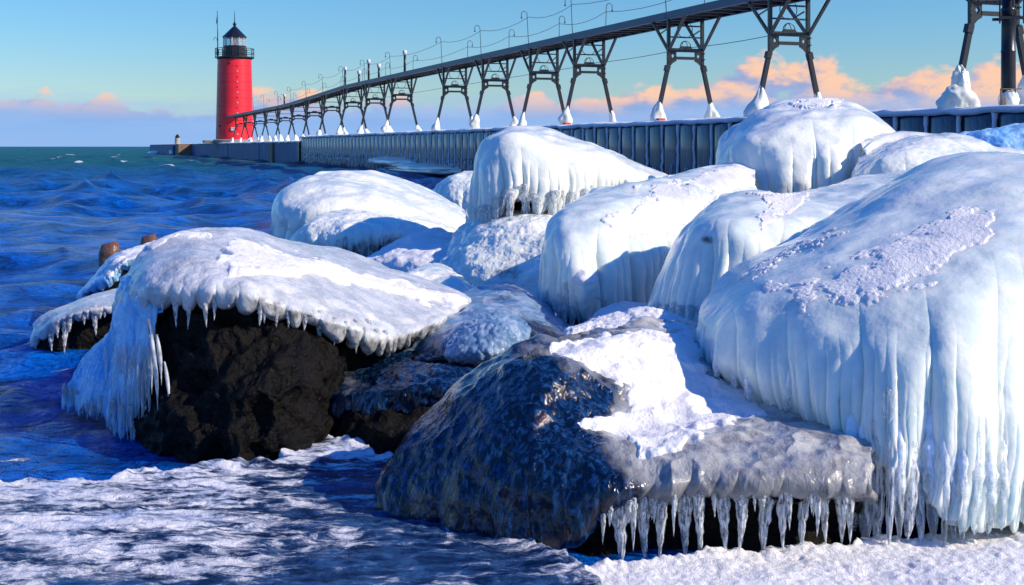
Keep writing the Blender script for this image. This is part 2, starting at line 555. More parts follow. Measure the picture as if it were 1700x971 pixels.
def grid(rings, backs, nu, nv, wrap=0.02):
    nf = int(nu * 0.72); nb = nu - nf
    tb = (np.arange(nb) + 1) / (nb + 1)
    R = []; first = None
    for k, (fr, D) in enumerate(zip(rings, backs)):
        Fp = fr if isinstance(fr, np.ndarray) else line3(fr, nf)
        if len(Fp) != nf: raise ValueError
        A, B = Fp[-1], Fp[0]
        lin = A + (B - A) * tb[:, None]
        rev = Fp[::-1]
        zi = np.interp(tb, np.linspace(0, 1, nf), rev[:, 2])
        yi = np.interp(tb, np.linspace(0, 1, nf), rev[:, 1])
        lin[:, 1] = np.maximum(lin[:, 1], yi)
        lin[:, 1] += D * np.sin(pi * tb) ** 0.6
        lin[:, 2] = zi
        ring = np.concatenate([Fp, lin])
        w = max(1, int(nu * wrap))
        ker = np.hanning(2 * w + 3)[1:-1]; ker /= ker.sum()
        pad = np.concatenate([ring[-w:], ring, ring[:w]])
        ring = np.stack([np.convolve(pad[:, c], ker, 'valid') for c in range(3)], 1)
        if k == 0:
            c = ring.copy()
            fi = np.interp(1 - tb, np.linspace(0, 1, nf), np.arange(nf))
            cb = np.array([[np.interp(x, np.arange(nf), ring[:nf, j]) for j in range(3)] for x in fi])
            mid_b = (cb + ring[nf:]) / 2
            tf = np.linspace(0, 1, nf)
            bk = np.stack([np.interp(1 - tf, np.concatenate([[0], tb, [1]]), np.concatenate([[ring[nf - 1, j]], ring[nf:, j], [ring[0, j]]])) for j in range(3)], 1)
            mid_f = (ring[:nf] + bk) / 2
            c = np.concatenate([mid_f, mid_b])
            c[:, 2] += 0.25 * 0.02
            R.append(c)
        R.append(ring)
    R = np.array(R)
    seg = np.linalg.norm(R[1:] - R[:-1], axis=2).mean(1) + 0.01
    T = np.concatenate([[0], np.cumsum(seg)]); T /= T[-1]
    t = np.linspace(0, 1, nv)
    G = spline(T, R, t)
    vr = np.interp(t, T, np.arange(len(R)) - 1.0)      # 0 = first given ring
    return G, vr, nf


def normals(G, closed=True):
    if closed:
        dU = np.roll(G, -1, 1) - np.roll(G, 1, 1)
    else:
        dU = np.gradient(G, axis=1)
    dV = np.gradient(G, axis=0)
    N = np.cross(dV, dU)
    N /= np.linalg.norm(N, axis=2, keepdims=True) + 1e-12
    if closed: N[0] = (0, 0, 1)
    return N


def faces(nv, nu, closed=True):
    i = np.arange(nv - 1)[:, None]; j = np.arange(nu if closed else nu - 1)[None, :]
    j2 = (j + 1) % nu
    a = i * nu + j; b = (i + 1) * nu + j; c = (i + 1) * nu + j2; d = i * nu + j2
    return np.stack([a, b, c, d], -1).reshape(-1, 4)


def columns(s, width, seed):
    """irregular side by side columns along s: bulge 0..1 and a random number per column"""
    rs = np.random.RandomState(seed)
    smax = s.max() + 4 * width
    b = np.cumsum(width * rs.uniform(0.45, 1.6, int(smax / width * 2.2) + 8)); b = np.concatenate([[s.min() - width], b + s.min() - width])
    r = rs.uniform(0, 1, len(b))
    i = np.clip(np.searchsorted(b, s) - 1, 0, len(b) - 2)
    t = (s - b[i]) / (b[i + 1] - b[i])
    return np.sqrt(np.clip(1 - (2 * t - 1) ** 2, 0, 1)), r[i]


def boulder(parent, name, m, rings, backs, nu, nv, lump=(0.25, 0.012), fine=(0.03, 0.002), flutes=(), rag=None, thin=None,
            bub=None, ridge=None, seed=0):
    G, vr, nf = grid(rings, backs, nu, nv)
    n0 = len(rings)
    N = normals(G)
    # lumps
    fade = sstep(vr, -1.0, -0.2)[:, None]
    d = lump[1] * fbm(G / lump[0], 3, seed)
    if bub:
        w = bub[2](vr[:, None], *PX(G)) if len(bub) > 2 else 1.0
        d = d + bub[1] * (0.75 - worley(G / bub[0], seed + 3)) * w
    if ridge:
        sc, amp = ridge[:2]
        st = np.array(ridge[2]) if len(ridge) > 2 else np.ones(3)
        d = d + amp * (1 - np.abs(fbm(G * st / sc, 3, seed + 9)) * 2)
    G = G + N * (d * fade)[..., None]
    ki = np.argmin(np.abs(vr - (n0 - 2)))
    L = np.linalg.norm(np.roll(G[ki], -1, 0) - G[ki], axis=1)
    s = np.cumsum(L)[None, :].repeat(nv, 0)
    for (v0, v1, width, amp) in flutes:
        Nh = N * np.array([1, 1, 0.1])
        wob = vnoise(G * np.array([1, 1, .6]) / max(width * 2, 0.02), seed + 31) * width * 0.22
        bl, rr = columns(s + wob, width, seed + int(width * 1000))
        w = sstep(vr, v0, v1)[:, None]
        G = G + Nh * (amp * (bl * (0.6 + 0.8 * rr) - 0.7) * w)[..., None]
    if rag:
        v0, v1, width, amp = rag
        bl, rr = columns(s, width, seed + int(width * 1000))
        w = sstep(vr, v0, v1)[:, None]
        G[..., 2] -= amp * (bl ** 1.3 * (0.3 + rr) - 0.35) * w
    if fine[1] > 0:
        N = normals(G)
        G = G + N * (fine[1] * fbm(G / fine[0], 3, seed + 5) * fade)[..., None]
    px, py = PX(G)
    th = np.zeros(G.shape[:2])
    if thin is not None:
        th = np.clip(thin(vr[:, None] + 0 * px, px, py), 0, 1.2)
    o = mesh_obj(name, G.reshape(-1, 3), faces(nv, nu), m, parent, attrs={'thin': th})
    return dict(G=G, vr=vr, nf=nf, obj=o, parent=parent)


def poly_sd(px, py, poly):
    """signed distance to a polygon in pixels, positive inside"""
    q = np.array(poly, float); n = len(q)
    ins = np.zeros(px.shape, bool); best = np.full(px.shape, 1e9)
    for i in range(n):
        a = q[i]; b = q[(i + 1) % n]
        e = b - a
        t = np.clip(((px - a[0]) * e[0] + (py - a[1]) * e[1]) / (e @ e), 0, 1)
        best = np.minimum(best, np.hypot(px - a[0] - t * e[0], py - a[1] - t * e[1]))
        c = ((a[1] > py) != (b[1] > py)) & (px < (b[0] - a[0]) * (py - a[1]) / (b[1] - a[1] + 1e-12) + a[0])
        ins ^= c
    return np.where(ins, best, -best)


def snow_patch(B, poly, h=0.012, edge=6.0, rough=9.0, nscale=0.05, grain=0.004, gs=0.012, m=None, seed=1, name='snow_patch', nmin=0.1, oct_=5):
    """snow lying on a boulder: the boulder's own surface raised by h inside an outline on it"""
    G = B['G']; N = normals(G)
    px, py = PX(G)
    q = np.array(poly, float); ym = G[..., 1][(np.abs(px - q[:, 0].mean()) < 40) & (np.abs(py - q[:, 1].mean()) < 40)]
    f_ = max(1.0, (float(np.median(ym)) if len(ym) else 4.5) / 4.5); gs *= f_ ** 1.3; nscale *= f_ ** .5
    sd = poly_sd(px, py, poly) + rough * fbm(G / nscale, oct_, seed, 0.55 + .04 * (oct_ - 3))
    sd[:, B['nf']:] = -99
    sd[0] = np.minimum(sd[0], 50)
    k = sstep(sd, 0, edge)
    sd = np.where(N[..., 2] < nmin, -99, sd)
    off = h * .8 * k * (0.95 + 0.12 * fbm(G / (nscale * 1.2), 3, seed + 4)) + grain * 0.30 * k * fbm(G / gs, 2, seed + 8) - 0.004 * (1 - k)
    V = G + (N * 0.6 + np.array([0, 0, 0.4])) * off[..., None]
    nv, nu = G.shape[:2]
    F = faces(nv, nu)
    keep = (sd.ravel()[F] > -edge * 0.1).any(1) & (sd.ravel()[F] > -60).all(1)
    F = F[keep]
    if len(F) == 0: return None
    used = np.unique(F); mp = np.zeros(nv * nu, int); mp[used] = np.arange(len(used))
    return mesh_obj(name, V.reshape(-1, 3)[used], mp[F], m or M['snow'], B['parent'])


# icicles ------------------------------------------------------------------
def icicle_mesh(seed, ns=10, nr=18, blunt=0.0, grow=0.12):
    rs = np.random.RandomState(seed)
    V = []; 
    bx, by = rs.uniform(-0.5, 0.5, 2)
    for i in range(nr + 1):
        t = i / nr
        r = (1 - max(0, t - .2) / .8) ** (0.85 - 0.45 * blunt) * (sin(min(1, (.05 if grow > .2 else .5) + t / grow) * pi / 2) ** 1.3)
        r *= 1 + 0.10 * math.sin(t * 31 + seed) * (0.4 + rs.rand()) * (t > 0.08)
        r = max(r, 0.02 + 0.09 * (t < 0.99))
        for j in range(ns):
            a = 2 * pi * j / ns
            rr = r * (1 + 0.12 * rs.uniform(-1, 1))
            V.append((rr * cos(a) + bx * sin(t * 5 + seed) * 0.5, rr * sin(a) + by * sin(t * 4) * 0.5, -t))
    F = [(i * ns + j, i * ns + (j + 1) % ns, (i + 1) * ns + (j + 1) % ns, (i + 1) * ns + j)[::-1] for i in range(nr) for j in range(ns)]
    F = F + [tuple(range(ns))[::1], tuple(nr * ns + j for j in range(ns))[::-1]]
    return raw_mesh('icicle', V, F, M['icicle'])


ICI = [icicle_mesh(k) for k in range(6)]
ICB = [icicle_mesh(20 + k, blunt=1.0, ns=12, nr=24) for k in range(5)]
ICS = [icicle_mesh(40 + k, ns=6, nr=6) for k in range(4)]
ICC = [icicle_mesh(60 + k, blunt=1.0, ns=14, nr=30, grow=.6) for k in range(5)]
for _m in ICC: _m.materials[0] = M['column']


def surf_y(B, px, py, v0=1.0, v1=99, rad=7):
    """distance of the front of a boulder's ice at a spot on it"""
    if 'pp' not in B:
        B['pp'] = PX(B['G'][:, :B['nf']])
    X_, Y_ = B['pp']; D = np.hypot(X_ - px, Y_ - py)
    D[(B['vr'] < v0) | (B['vr'] > v1)] = 1e6
    k = D < max(rad, D.min() + 1)
    return float(B['G'][:, :B['nf'], 1][k].min())


def icicle(parent, top, L, r, lib=None, rs=random):
    me = rs.choice(lib or ICI)
    o = bpy.data.objects.new('icicle', me)
    o.parent = parent
    o.location = np.array(top) - np.array(parent.location)
    o.scale = (r, r, L)
    o.rotation_euler = (rs.uniform(-0.04, 0.04), rs.uniform(-0.04, 0.04), rs.uniform(0, 6.28))
    COL.objects.link(o)
    return o


def icicle_between(parent, a, b, r, lib, rs=random):
    from mathutils import Vector
    o = icicle(parent, a, float(np.linalg.norm(b - a)), r, lib, rs)
    q = Vector((0, 0, -1)).rotation_difference(Vector(b - a))
    o.rotation_mode = 'QUATERNION'; o.rotation_quaternion = q
    return o


def icicles_px(parent, lst, lib=None, on=None):
    """(px, py_top, py_bottom, width_px, Y)"""
    for (x, y0, y1, w, Y) in lst:
        y0 = y0 - (0.28 if on is None else .10) * (y1 - y0)
        r = w / 2 * 1.12 * Y / 2000
        if on is not None: Y = surf_y(on, x, y0 + 0.03 * (y1 - y0)) + r * 1.7
        else: Y = Y + .018
        icicle(parent, P3(x, y0, Y), (y1 - y0) * Y / 2000, r, lib)


def icicles_along(B, vrow, x0, x1, n, Lr, rr, lib=None, inset=0.01, seed=0, up=0.01):
    rs = random.Random(seed)
    G = B['G']; i = int(np.argmin(np.abs(B['vr'] - vrow)))
    row = G[i, :B['nf']]
    px, _ = PX(row)
    idx = [k for k in range(len(px)) if x0 <= px[k] <= x1]
    for q in range(n):
        k = idx[int((q + rs.uniform(0.1, 0.9)) / n * len(idx)) % len(idx)]
        L = rs.uniform(*Lr) * rs.choice((0.6, 1, 1, 1.25)) * 1.25
        p = row[k] + np.array([0, inset, up + L * .22])
        icicle(B['parent'], p, L, rs.uniform(*rr) * (0.6 + 0.5 * L / Lr[1]), lib, rs)


def shrink(B, vrow, d, dz, drop_back=True):
    """front half of a row moved inwards: used as hidden top rings of the stone under an ice crust"""
    i = int(np.argmin(np.abs(B['vr'] - vrow)))
    G = B['G']; r = G[i, :B['nf']].copy()
    c = G[i].mean(0)
    v = r - c; v[:, 2] = 0
    L = np.linalg.norm(v, axis=1, keepdims=True) + 1e-9
    r = r - v / L * np.minimum(d, L * 0.5)
    r[:, 2] += dz
    return r


def lower(px_line, nf):
    return line3(px_line, nf)


def rock_under(parent, B, vrow, d, extra, backs, nu, nv, m=None, seed=0, amp=0.03, name='stone', top=-0.04):
    nf = int(nu * 0.72)
    r = shrink(B, vrow, d, top)
    r0 = shrink(B, vrow, d * 2.2 + 0.05, top - 0.02)
    f = lambda a: np.stack([np.interp(np.linspace(0, 1, nf), np.linspace(0, 1, len(a)), a[:, j]) for j in range(3)], 1)
    rings = [f(r0), f(r)] + list(extra)
    return boulder(parent, name, m or M['rock'], rings, backs, nu, nv, lump=(0.30, amp), ridge=(0.16, amp * 0.5), bub=(0.26, -amp * 0.8),
                   fine=(0.05, amp * 0.18), seed=seed)


# ================================================================== small solid builder
class MB:
    def __init__(s): s.V = []; s.F = []

    def add(s, V, F):
        k = len(s.V); s.V += [tuple(v) for v in V]; s.F += [tuple(k + i for i in f) for f in F]; return s

    def box(s, x0, x1, y0, y1, z0, z1):
        V = [(x, y, z) for z in (z0, z1) for y in (y0, y1) for x in (x0, x1)]
        return s.add(V, [(0, 2, 3, 1), (4, 5, 7, 6), (0, 1, 5, 4), (2, 6, 7, 3), (0, 4, 6, 2), (1, 3, 7, 5)])

    def bar(s, a, b, w, h=None, up=(0, 0, 1)):
        a = np.array(a, float); b = np.array(b, float); h = h or w
        d = b - a; d /= np.linalg.norm(d); u = np.array(up, float)
        if abs(d @ u) > 0.98: u = np.array((0, 1, 0.0))
        x = np.cross(d, u); x /= np.linalg.norm(x); y = np.cross(x, d)
        V = [p + x * sx * w / 2 + y * sy * h / 2 for p in (a, b) for sy in (-1, 1) for sx in (-1, 1)]
        return s.add(V, [(0, 1, 3, 2), (4, 6, 7, 5), (0, 4, 5, 1), (2, 3, 7, 6), (0, 2, 6, 4), (1, 5, 7, 3)])

    def tube(s, pts, r, n=8, cap=True):
        pts = [np.array(p, float) for p in pts]
        rs = r if hasattr(r, '__len__') else [r] * len(pts)
        ref = np.array((0.3, 0.9, 0.2)); V = []
        for i, p in enumerate(pts):
            d = pts[min(i + 1, len(pts) - 1)] - pts[max(i - 1, 0)]; d /= np.linalg.norm(d) + 1e-12
            x = np.cross(d, ref); x /= np.linalg.norm(x); y = np.cross(d, x)
            V += [p + rs[i] * (cos(2 * pi * j / n) * x + sin(2 * pi * j / n) * y) for j in range(n)]
        F = [(i * n + j, i * n + (j + 1) % n, (i + 1) * n + (j + 1) % n, (i + 1) * n + j) for i in range(len(pts) - 1) for j in range(n)]
        if cap: F += [tuple(range(n))[::-1], tuple((len(pts) - 1) * n + j for j in range(n))]
        return s.add(V, F)

    def lathe(s, prof, n=32, c=(0, 0), a0=0.0):
        V = [(c[0] + r * cos(a0 + 2 * pi * j / n), c[1] + r * sin(a0 + 2 * pi * j / n), z) for r, z in prof for j in range(n)]
        F = [(i * n + j, i * n + (j + 1) % n, (i + 1) * n + (j + 1) % n, (i + 1) * n + j) for i in range(len(prof) - 1) for j in range(n)]
        F += [tuple(range(n))[::-1], tuple((len(prof) - 1) * n + j for j in range(n))]
        return s.add(V, F)

    def prism(s, poly, y0, y1):
        n = len(poly)
        V = [(x, y0, z) for x, z in poly] + [(x, y1, z) for x, z in poly]
        F = [tuple(range(n)), tuple(range(2 * n - 1, n - 1, -1))] + [(i, i + n, (i + 1) % n + n, (i + 1) % n) for i in range(n)]
        return s.add(V, F)

    def mesh(s, name, m, smooth=False): return raw_mesh(name, s.V, s.F, m, smooth)

    def put(s, name, m, parent=None, loc=(0, 0, 0), smooth=False):
        o = put(name, s.mesh(name, m, smooth), parent, loc)
        return o


# ================================================================== water
def make_water():
    nr, na = 900, 640
    r = 2.2 * (9000 / 2.2) ** np.linspace(0, 1, nr)
    r = np.sort(r)
    a = np.radians(np.linspace(-42, 42, na))
    R, A = np.meshgrid(r, a, indexing='ij')
    X = R * np.sin(A); Y = R * np.cos(A)
    rs = np.random.RandomState(3)
    Z = np.zeros_like(X); DX = np.zeros_like(X); DY = np.zeros_like(X)
    spacing = R * (math.log(9000 / 2.2) / nr)
    wx = 0.35 * vnoise(np.stack([X / 3, Y / 3, 0 * X], -1), 4); wy = 0.35 * vnoise(np.stack([X / 3, Y / 3, 0 * X + 9], -1), 5)
    for k in range(80):
        lam = 0.18 * (40 ** rs.rand())
        th = radians(200) + rs.normal(0, 0.55)
        kx, ky = cos(th) * 2 * pi / lam, sin(th) * 2 * pi / lam
        amp = 0.0135 * lam ** 0.70 * rs.uniform(0.5, 1.3)
        w = sstep(lam / (spacing + 1e-9), 2.0, 4.5)
        ph = kx * (X + wx) + ky * (Y + wy) + rs.uniform(0, 6.28)
        Z += w * amp * np.cos(ph)
        DX -= w * amp * 0.9 * cos(th) * np.sin(ph); DY -= w * amp * 0.9 * sin(th) * np.sin(ph)
    P0 = np.stack([X, Y, 0 * X], -1)
    n1 = fbm(P0 / 0.55, 3, 11); Z += 0.018 * (1 - 2 * np.abs(n1)) * sstep(20 - R, 0, 10)
    env = 0.75 + 0.5 * vnoise(P0 / 14, 8)
    near = sstep(R, 4.3, 9)
    Z *= env * (0.14 + 0.86 * near); DX *= .3 + .7 * near; DY *= .3 + .7 * near
    Z -= 0.015 * (1 - near)
    cap = fbm(P0 / np.array([1.4, 0.9, 1]), 3, 21)
    foam = sstep(Z, 0.10, 0.18) * sstep(cap, 0.30, 0.7) * sstep(R, 25, 70) * 0.9
    # far white caps
    big = fbm(P0 / np.array([9, 5, 1]), 2, 33); foam = np.maximum(foam, sstep(big, 0.98, 1.15) * sstep(R, 60, 110) * sstep(Z, 0.0, 0.05))
    nz = fbm(P0 / np.array([.16, .09, 1]), 3, 71)
    for fx, fy, rx, ry in ((-2.52, 6.66, .30, .16), (-2.25, 4.95, .22, .10), (-1.95, 4.62, .20, .05), (-4.0, 12.3, .3, .2)):
        foam = np.maximum(foam, np.exp(-((X - fx) / rx) ** 2 - ((Y - fy) / ry) ** 2) * (.55 + .6 * nz))
    V = np.stack([X + DX, Y + DY, Z], -1).reshape(-1, 3)
    o = mesh_obj('water', V, faces(nr, na, False)[:, ::-1], M['water'], attrs={'foam': foam})
    tag(o, 'choppy deep blue lake water reaching the horizon', kind='structure')


make_water()
MB().box(-60, 60, -20, 260, -3.2, -3.0).put('lake_bed', M['rock'])['kind'] = 'structure'


# ================================================================== shore ice and snow in front
def wpoly(poly): return [((x - 850) * (2400 / (y - 243)) / 2000, 2400 / (y - 243)) for x, y in poly]


def ground(name, poly, x0, x1, y0, y1, step, hf, m, drop=0.25, edge=0.05, seed=0, thin=None):
    nx, ny = int((x1 - x0) / step), int((y1 - y0) / step)
    Y, X = np.meshgrid(np.linspace(y0, y1, ny), np.linspace(x0, x1, nx), indexing='ij')
    P0 = np.stack([X, Y, 0 * X], -1)
    q = wpoly(poly)
    sd = poly_sd(X, Y, q) + 0.05 * fbm(P0 / 0.12, 3, seed)
    k = sstep(sd, -0.01, edge)
    Z = hf(X, Y, P0) * k - drop * (1 - k)
    V = np.stack([X, Y, Z], -1)
    F = faces(ny, nx, False)[:, ::-1]
    keep = (k.ravel()[F] > 0.0).any(1)
    th = thin(X, Y, P0, sd) if thin else np.zeros_like(X)
    F = F[keep]; used = np.unique(F); mp = np.zeros(nx * ny, int); mp[used] = np.arange(len(used))
    o = mesh_obj(name, V.reshape(-1, 3)[used], mp[F], m, attrs={'thin': th.ravel()[used]})
    o['kind'] = 'structure'
    return o


def shelf_h(X, Y, P0):
    q = P0 * np.array([1.0, 2.3, 1])
    h = 0.050 + 0.012 * fbm(q / 0.5, 3, 41) + 0.006 * (1 - 2 * np.abs(fbm(q / 0.16, 3, 42)))
    w = np.abs(vnoise(P0 / 0.3, 40)) * 0.9 + 0.1
    h += 0.005 * w * (0.8 - worley(P0 / 0.020, 43)) + 0.0015 * fbm(P0 / 0.01, 2, 44)
    rim = poly_sd(X, Y, wpoly(SHELF))
    h += 0.010 * np.exp(-((rim - 0.05) / 0.05) ** 2) * (1 + fbm(P0 / 0.04, 3, 45))
    # frozen rubble below the big glazed boulder
    rb = np.exp(-(((X + 0.33) / 0.28) ** 2 + ((Y - 3.55) / 0.25) ** 2))
    h += 0.014 * rb * (0.9 - worley(P0 / 0.06, 46))
    return h


SHELF = [(-700, 850), (-200, 826), (0, 817), (150, 808), (300, 792), (430, 782), (446, 752), (480, 736), (560, 738), (660, 770), (760, 830), (930, 930), (1010, 1000), (1000, 1150), (-900, 1150)]


def shelf_shade_tone(X, Y, P0, sd):
    px, py = 850 + 2000 * X / Y, 243 + 2400 / Y
    a = 1.0 - sstep(px, 330, 560) * 0.95 * sstep(py, 760, 830)  # darker to the right: the boulder's cast shadow put into the slush colour
    a += 0.6 * np.exp(-((sd - 0.06) / 0.06) ** 2)
    a -= 0.35 * sstep(py, 905, 960)
    a += .25 * sstep(px, 380, 480) * sstep(py, 890, 930)
    return a


ground('shore_ice', SHELF, -3.2, 0.35, 2.5, 4.95, 0.0066, shelf_h, M['slush'], thin=shelf_shade_tone)


SNOWP = [(830, 1000), (905, 966), (980, 942), (1080, 930), (1250, 918), (1400, 912), (1520, 900), (1600, 890), (1720, 874), (2300, 850), (2500, 1200), (700, 1200)]


def snow_h(X, Y, P0):
    h = 0.02 + 0.010 * fbm(P0 / 0.25, 3, 51) + 0.006 * np.abs(fbm(P0 / 0.05, 3, 52)) + 0.0022 * fbm(P0 / 0.014, 3, 53)
    h += 0.03 * sstep(X, 0.6, 1.9)
    sd = poly_sd(X, Y, wpoly(SNOWP))
    h += 0.014 * np.exp(-((sd - 0.05) / 0.05) ** 2) * (1.2 - worley(P0 / 0.022, 54))
    return h


ground('snow_ground', SNOWP, -0.2, 2.6, 2.4, 4.2, 0.0052, snow_h, M['snow'], edge=0.03)

# ================================================================== pier
KP = 730.0 / 2000.0                         # the pier runs off to the left: X falls by KP per metre of Y
E = np.array([-KP, 1.0, 0.0]); E /= np.linalg.norm(E)       # along the pier, outwards
R_ = np.array([E[1], -E[0], 0.0])                            # across the pier, to the right
PIER_ROT = math.atan2(E[1], E[0]) - pi / 2                   # local y = E


def on_line(Klat, Y, z=0.0):
    """point with lateral constant Klat (px*m) at distance Y"""
    return np.array([(Klat / Y + 120 - 850) * Y / 2000.0, Y, z])


KW = 31600.0
YW0, YST, YEND = 16.5, 83.2, 213.0
TOP1, TOP2 = 1.86, 1.55
wall0 = on_line(KW, YW0)
pier = thing('pier', 'long snow-topped pier of iced sheet piles and concrete running out to the red lighthouse', 'pier', wall0, rotz=PIER_ROT)


def plocal(p):
    v = np.array(p) - wall0
    return np.array([v @ R_, v @ E, v[2]])


LST = (YST - YW0) / E[1]; LEND = (YEND - YW0) / E[1]
WID = 4.6
MB().box(0.25, WID, -1, LST, -2.5, TOP1 - 0.10).put('pier_core', M['concrete'], pier)
MB().box(0.25, WID, LST + .01, LEND - .1, -2.5, TOP2 - 0.10).put('pier_core', M['concrete'], pier)
MB().box(0.16, 0.25, -1, LST, 0.55, 0.80).put('waling_beam', M['iron'], pier)


# snow on the deck with a soft rounded lip
def snow_cap(l0, l1, z, seed, nm='deck_snow'):
    n = max(8, int((l1 - l0) / 0.12)); ys = np.linspace(l0, l1, n)
    prof = [(-0.03, -0.09), (-0.08, -0.06), (-0.09, -0.02), (-0.06, 0.015), (0.02, 0.035), (0.3, 0.06), (WID * .5, 0.08), (WID - .3, 0.06), (WID, -0.1)]
    V = np.array([[(x, y, z + h) for x, h in prof] for y in ys])
    q = vnoise(V / np.array([.5, .35, .5]), seed); q2 = fbm(V / np.array([2, 1.2, 2]), 2, seed + 1)
    V[:, 1:-1, 2] += 0.018 * q[:, 1:-1] + 0.03 * q2[:, 1:-1] * np.linspace(0, 1, len(prof) - 2)
    V[:, :2, 2] += 0.04 * q[:, :2]
    V[:, :4, 0] += 0.02 * q[:, :4]
    return put(nm, raw_mesh(nm, V.reshape(-1, 3), faces(n, len(prof), False), M['snow_far']), pier)


snow_cap(-1, LST, TOP1, 61)
snow_cap(LST + .01, LEND, TOP2, 62)


# sheet piles: a rounded pan, a narrow outstanding flange glazed with white ice
PW = 0.885


def pile_mesh(h, dark):
    prof = [(0.20, 0.0), (0.10, 0.03), (0.04, 0.10), (0.015, 0.2), (0.0, 0.44), (0.015, 0.66), (0.05, 0.75), (0.12, 0.80), (0.20, 0.82)]
    V = [(x, y * PW / 0.85, z) for z in (-0.6, 0.35, h * 0.6, h - 0.12, h - 0.03) for x, y in prof]
    n = len(prof)
    V = [(x + (0.03 if z < 0.34 else 0) + (0.05 if z > h - 0.05 else 0), y, z) for x, y, z in V]
    F = [(i * n + j, (i + 1) * n + j, (i + 1) * n + j + 1, i * n + j + 1) for i in range(4) for j in range(n - 1)]
    return raw_mesh('sheet_pile', V, F, M['pile'])


def rib_mesh(h, seed):
    b = MB(); rs = random.Random(seed); pts = []; rad = []
    n = 11
    for i in range(n + 1):
        z = -0.02 + (h + 0.0) * i / n + (0.25 if seed % 2 else 0.05) * (1 - i / n)
        pts.append((0.02 + rs.uniform(-.015, .02), 0.855 * PW / 0.85 + rs.uniform(-.012, .012), z))
        rad.append(rs.uniform(0.030, 0.048) + 0.05 * max(0, i / n - 0.86) * 6 * .5)
    b.tube(pts, rad, 7)
    return b.mesh('ice_rib', M['snow_far'], True)


pm = pile_mesh(TOP1 - 0.03, 0); rm = [rib_mesh(TOP1 - 0.06, k) for k in range(5)]
npile = int(LST / PW)
# far ones are also built one by one: about eighty
for k in range(-1, npile):
    o = put('sheet_pile', pm, pier, (-0.02, k * PW, 0))
    if k % 4 == 3:
        o.scale = (1.0, 1.0, 1.0)
    r = put('ice_rib', rm[(k * 7) % 5], pier, (0.0, k * PW, 0))
# seams and loose icicles low on the near half of the wall
ib = MB(); rs = random.Random(5)
for k in range(0, npile):
    for q in range(3):
        y = k * PW + rs.uniform(0.05, 0.8)
        ztop = rs.uniform(0.62, 0.75); L = rs.uniform(0.15, 0.45); rr = rs.uniform(0.015, 0.03)
        ib.tube([(-0.03, y, ztop), (-0.04, y, ztop - L * .5), (-0.035, y, ztop - L)], [rr, rr * .8, rr * .15], 5)
o = ib.put('icicle_fringe', M['icicle'], pier, smooth=True); o['kind'] = 'stuff'

# outer, concrete section of the wall in separate panels
seg_y = [LST]
for px in (453, 430, 405, 378, 350, 322):
    seg_y.append((KW / (px - 120) - YW0) / E[1])
seg_y += [(KW / (300 - 120) - YW0) / E[1], LEND]
for i in range(len(seg_y) - 1):
    a, b = seg_y[i], seg_y[i + 1]
    MB().box(0.0 + 0.03 * (i % 2), 0.24, a + 0.02, b - 0.02, -2.0, TOP2 - 0.04).put('wall_panel', M['icywall'], pier)
for px, w, mt in ((453, 1.4, 'brown'), (499, .5, 'iron')):
    y = (KW / (px - 120) - YW0) / E[1]
    MB().box(-0.16, 0.0, y - w / 2, y + w / 2, -1.5, TOP2 - 0.06).put('buttress', M[mt], pier)
y = (KW / (318 - 120) - YW0) / E[1]
MB().box(-1.7, -0.01, y - 0.3, y + 5, -1.5, TOP2 - 0.03).put('corner_block', M['brown'], pier)
MB().box(-2.0, -1.71, y + 5.3, LEND, -1.5, TOP2 - 0.05).put('corner_block', M['icywall'], pier)
MB().box(-1.7, 0.2, y + 5.1, LEND, -1.5, TOP2 - 0.05).put('corner_block', M['concrete'], pier)


def blob(name, parent, c, size, m, seed=0, amp=0.18, n=28, rot=0.0):
    th = np.linspace(0.02, pi - 0.02, n)[:, None]; ph = np.linspace(0, 2 * pi, n * 2, endpoint=False)[None, :]
    D = np.stack([np.sin(th) * np.cos(ph), np.sin(th) * np.sin(ph), np.cos(th) + 0 * ph], -1)
    r = 1 + amp * fbm(D * 1.7 + seed, 3, seed)
    V = D * r[..., None] * np.array(size)
    if rot:
        V = V @ np.array([[cos(rot), sin(rot), 0], [-sin(rot), cos(rot), 0], [0, 0, 1]])
    V = V + np.array(c)
    return mesh_obj(name, V.reshape(-1, 3), faces(n, n * 2), m, parent) if parent is not None else mesh_obj(name, V.reshape(-1, 3), faces(n, n * 2), m)


# ice shelves frozen to the pier wall
pm1 = on_line(KW, 58.0, 0.32); pm2 = on_line(KW, 52.0, 0.22)


def wall_ice(lab, cs, m=M['ice_shade_blue']):
    t = thing('ice_shelf', lab, 'ice', cs[0][0] * np.array([1, 1, 0]))
    for c, sz, s in cs:
        blob('ice_lump', t, c, sz, m, s, 0.13, rot=PIER_ROT)


wall_ice('rounded blue ice ledge frozen to the foot of the sheet pile wall',
         [(on_line(KW, 59.5, 0.42), (0.65, 4.6, 0.26), 3), (on_line(KW, 54.5, 0.18), (0.6, 6.0, 0.26), 6)], M['ice_far'])
wall_ice('pale ice heap in the water at the far left end of the pier',
         [(on_line(KW - 900, 178, 0.35), (1.5, 1.6, 0.95), 11), (on_line(KW - 500, 166, 0.25), (2.2, 1.6, 0.65), 12), (on_line(KW - 2300, 195, 0.1), (2.5, 2, 0.5), 13)], M['ice_far'])

# beacon on the far end
bp = on_line(KW + 1200, 188, TOP2)
bc = thing('beacon', 'small grey beacon hut with dark cap at the outermost end of the pier', 'beacon', bp)
MB().lathe([(.42, 0), (.38, .9), (.36, .95)], 12).put('hut_body', M['concrete'], bc, smooth=False)
MB().lathe([(.34, .96), (.34, 1.25), (.1, 1.5), (.03, 1.7)], 12).put('beacon_cap', M['iron'], bc)

# ================================================================== catwalk trestles
KC = 34500.0


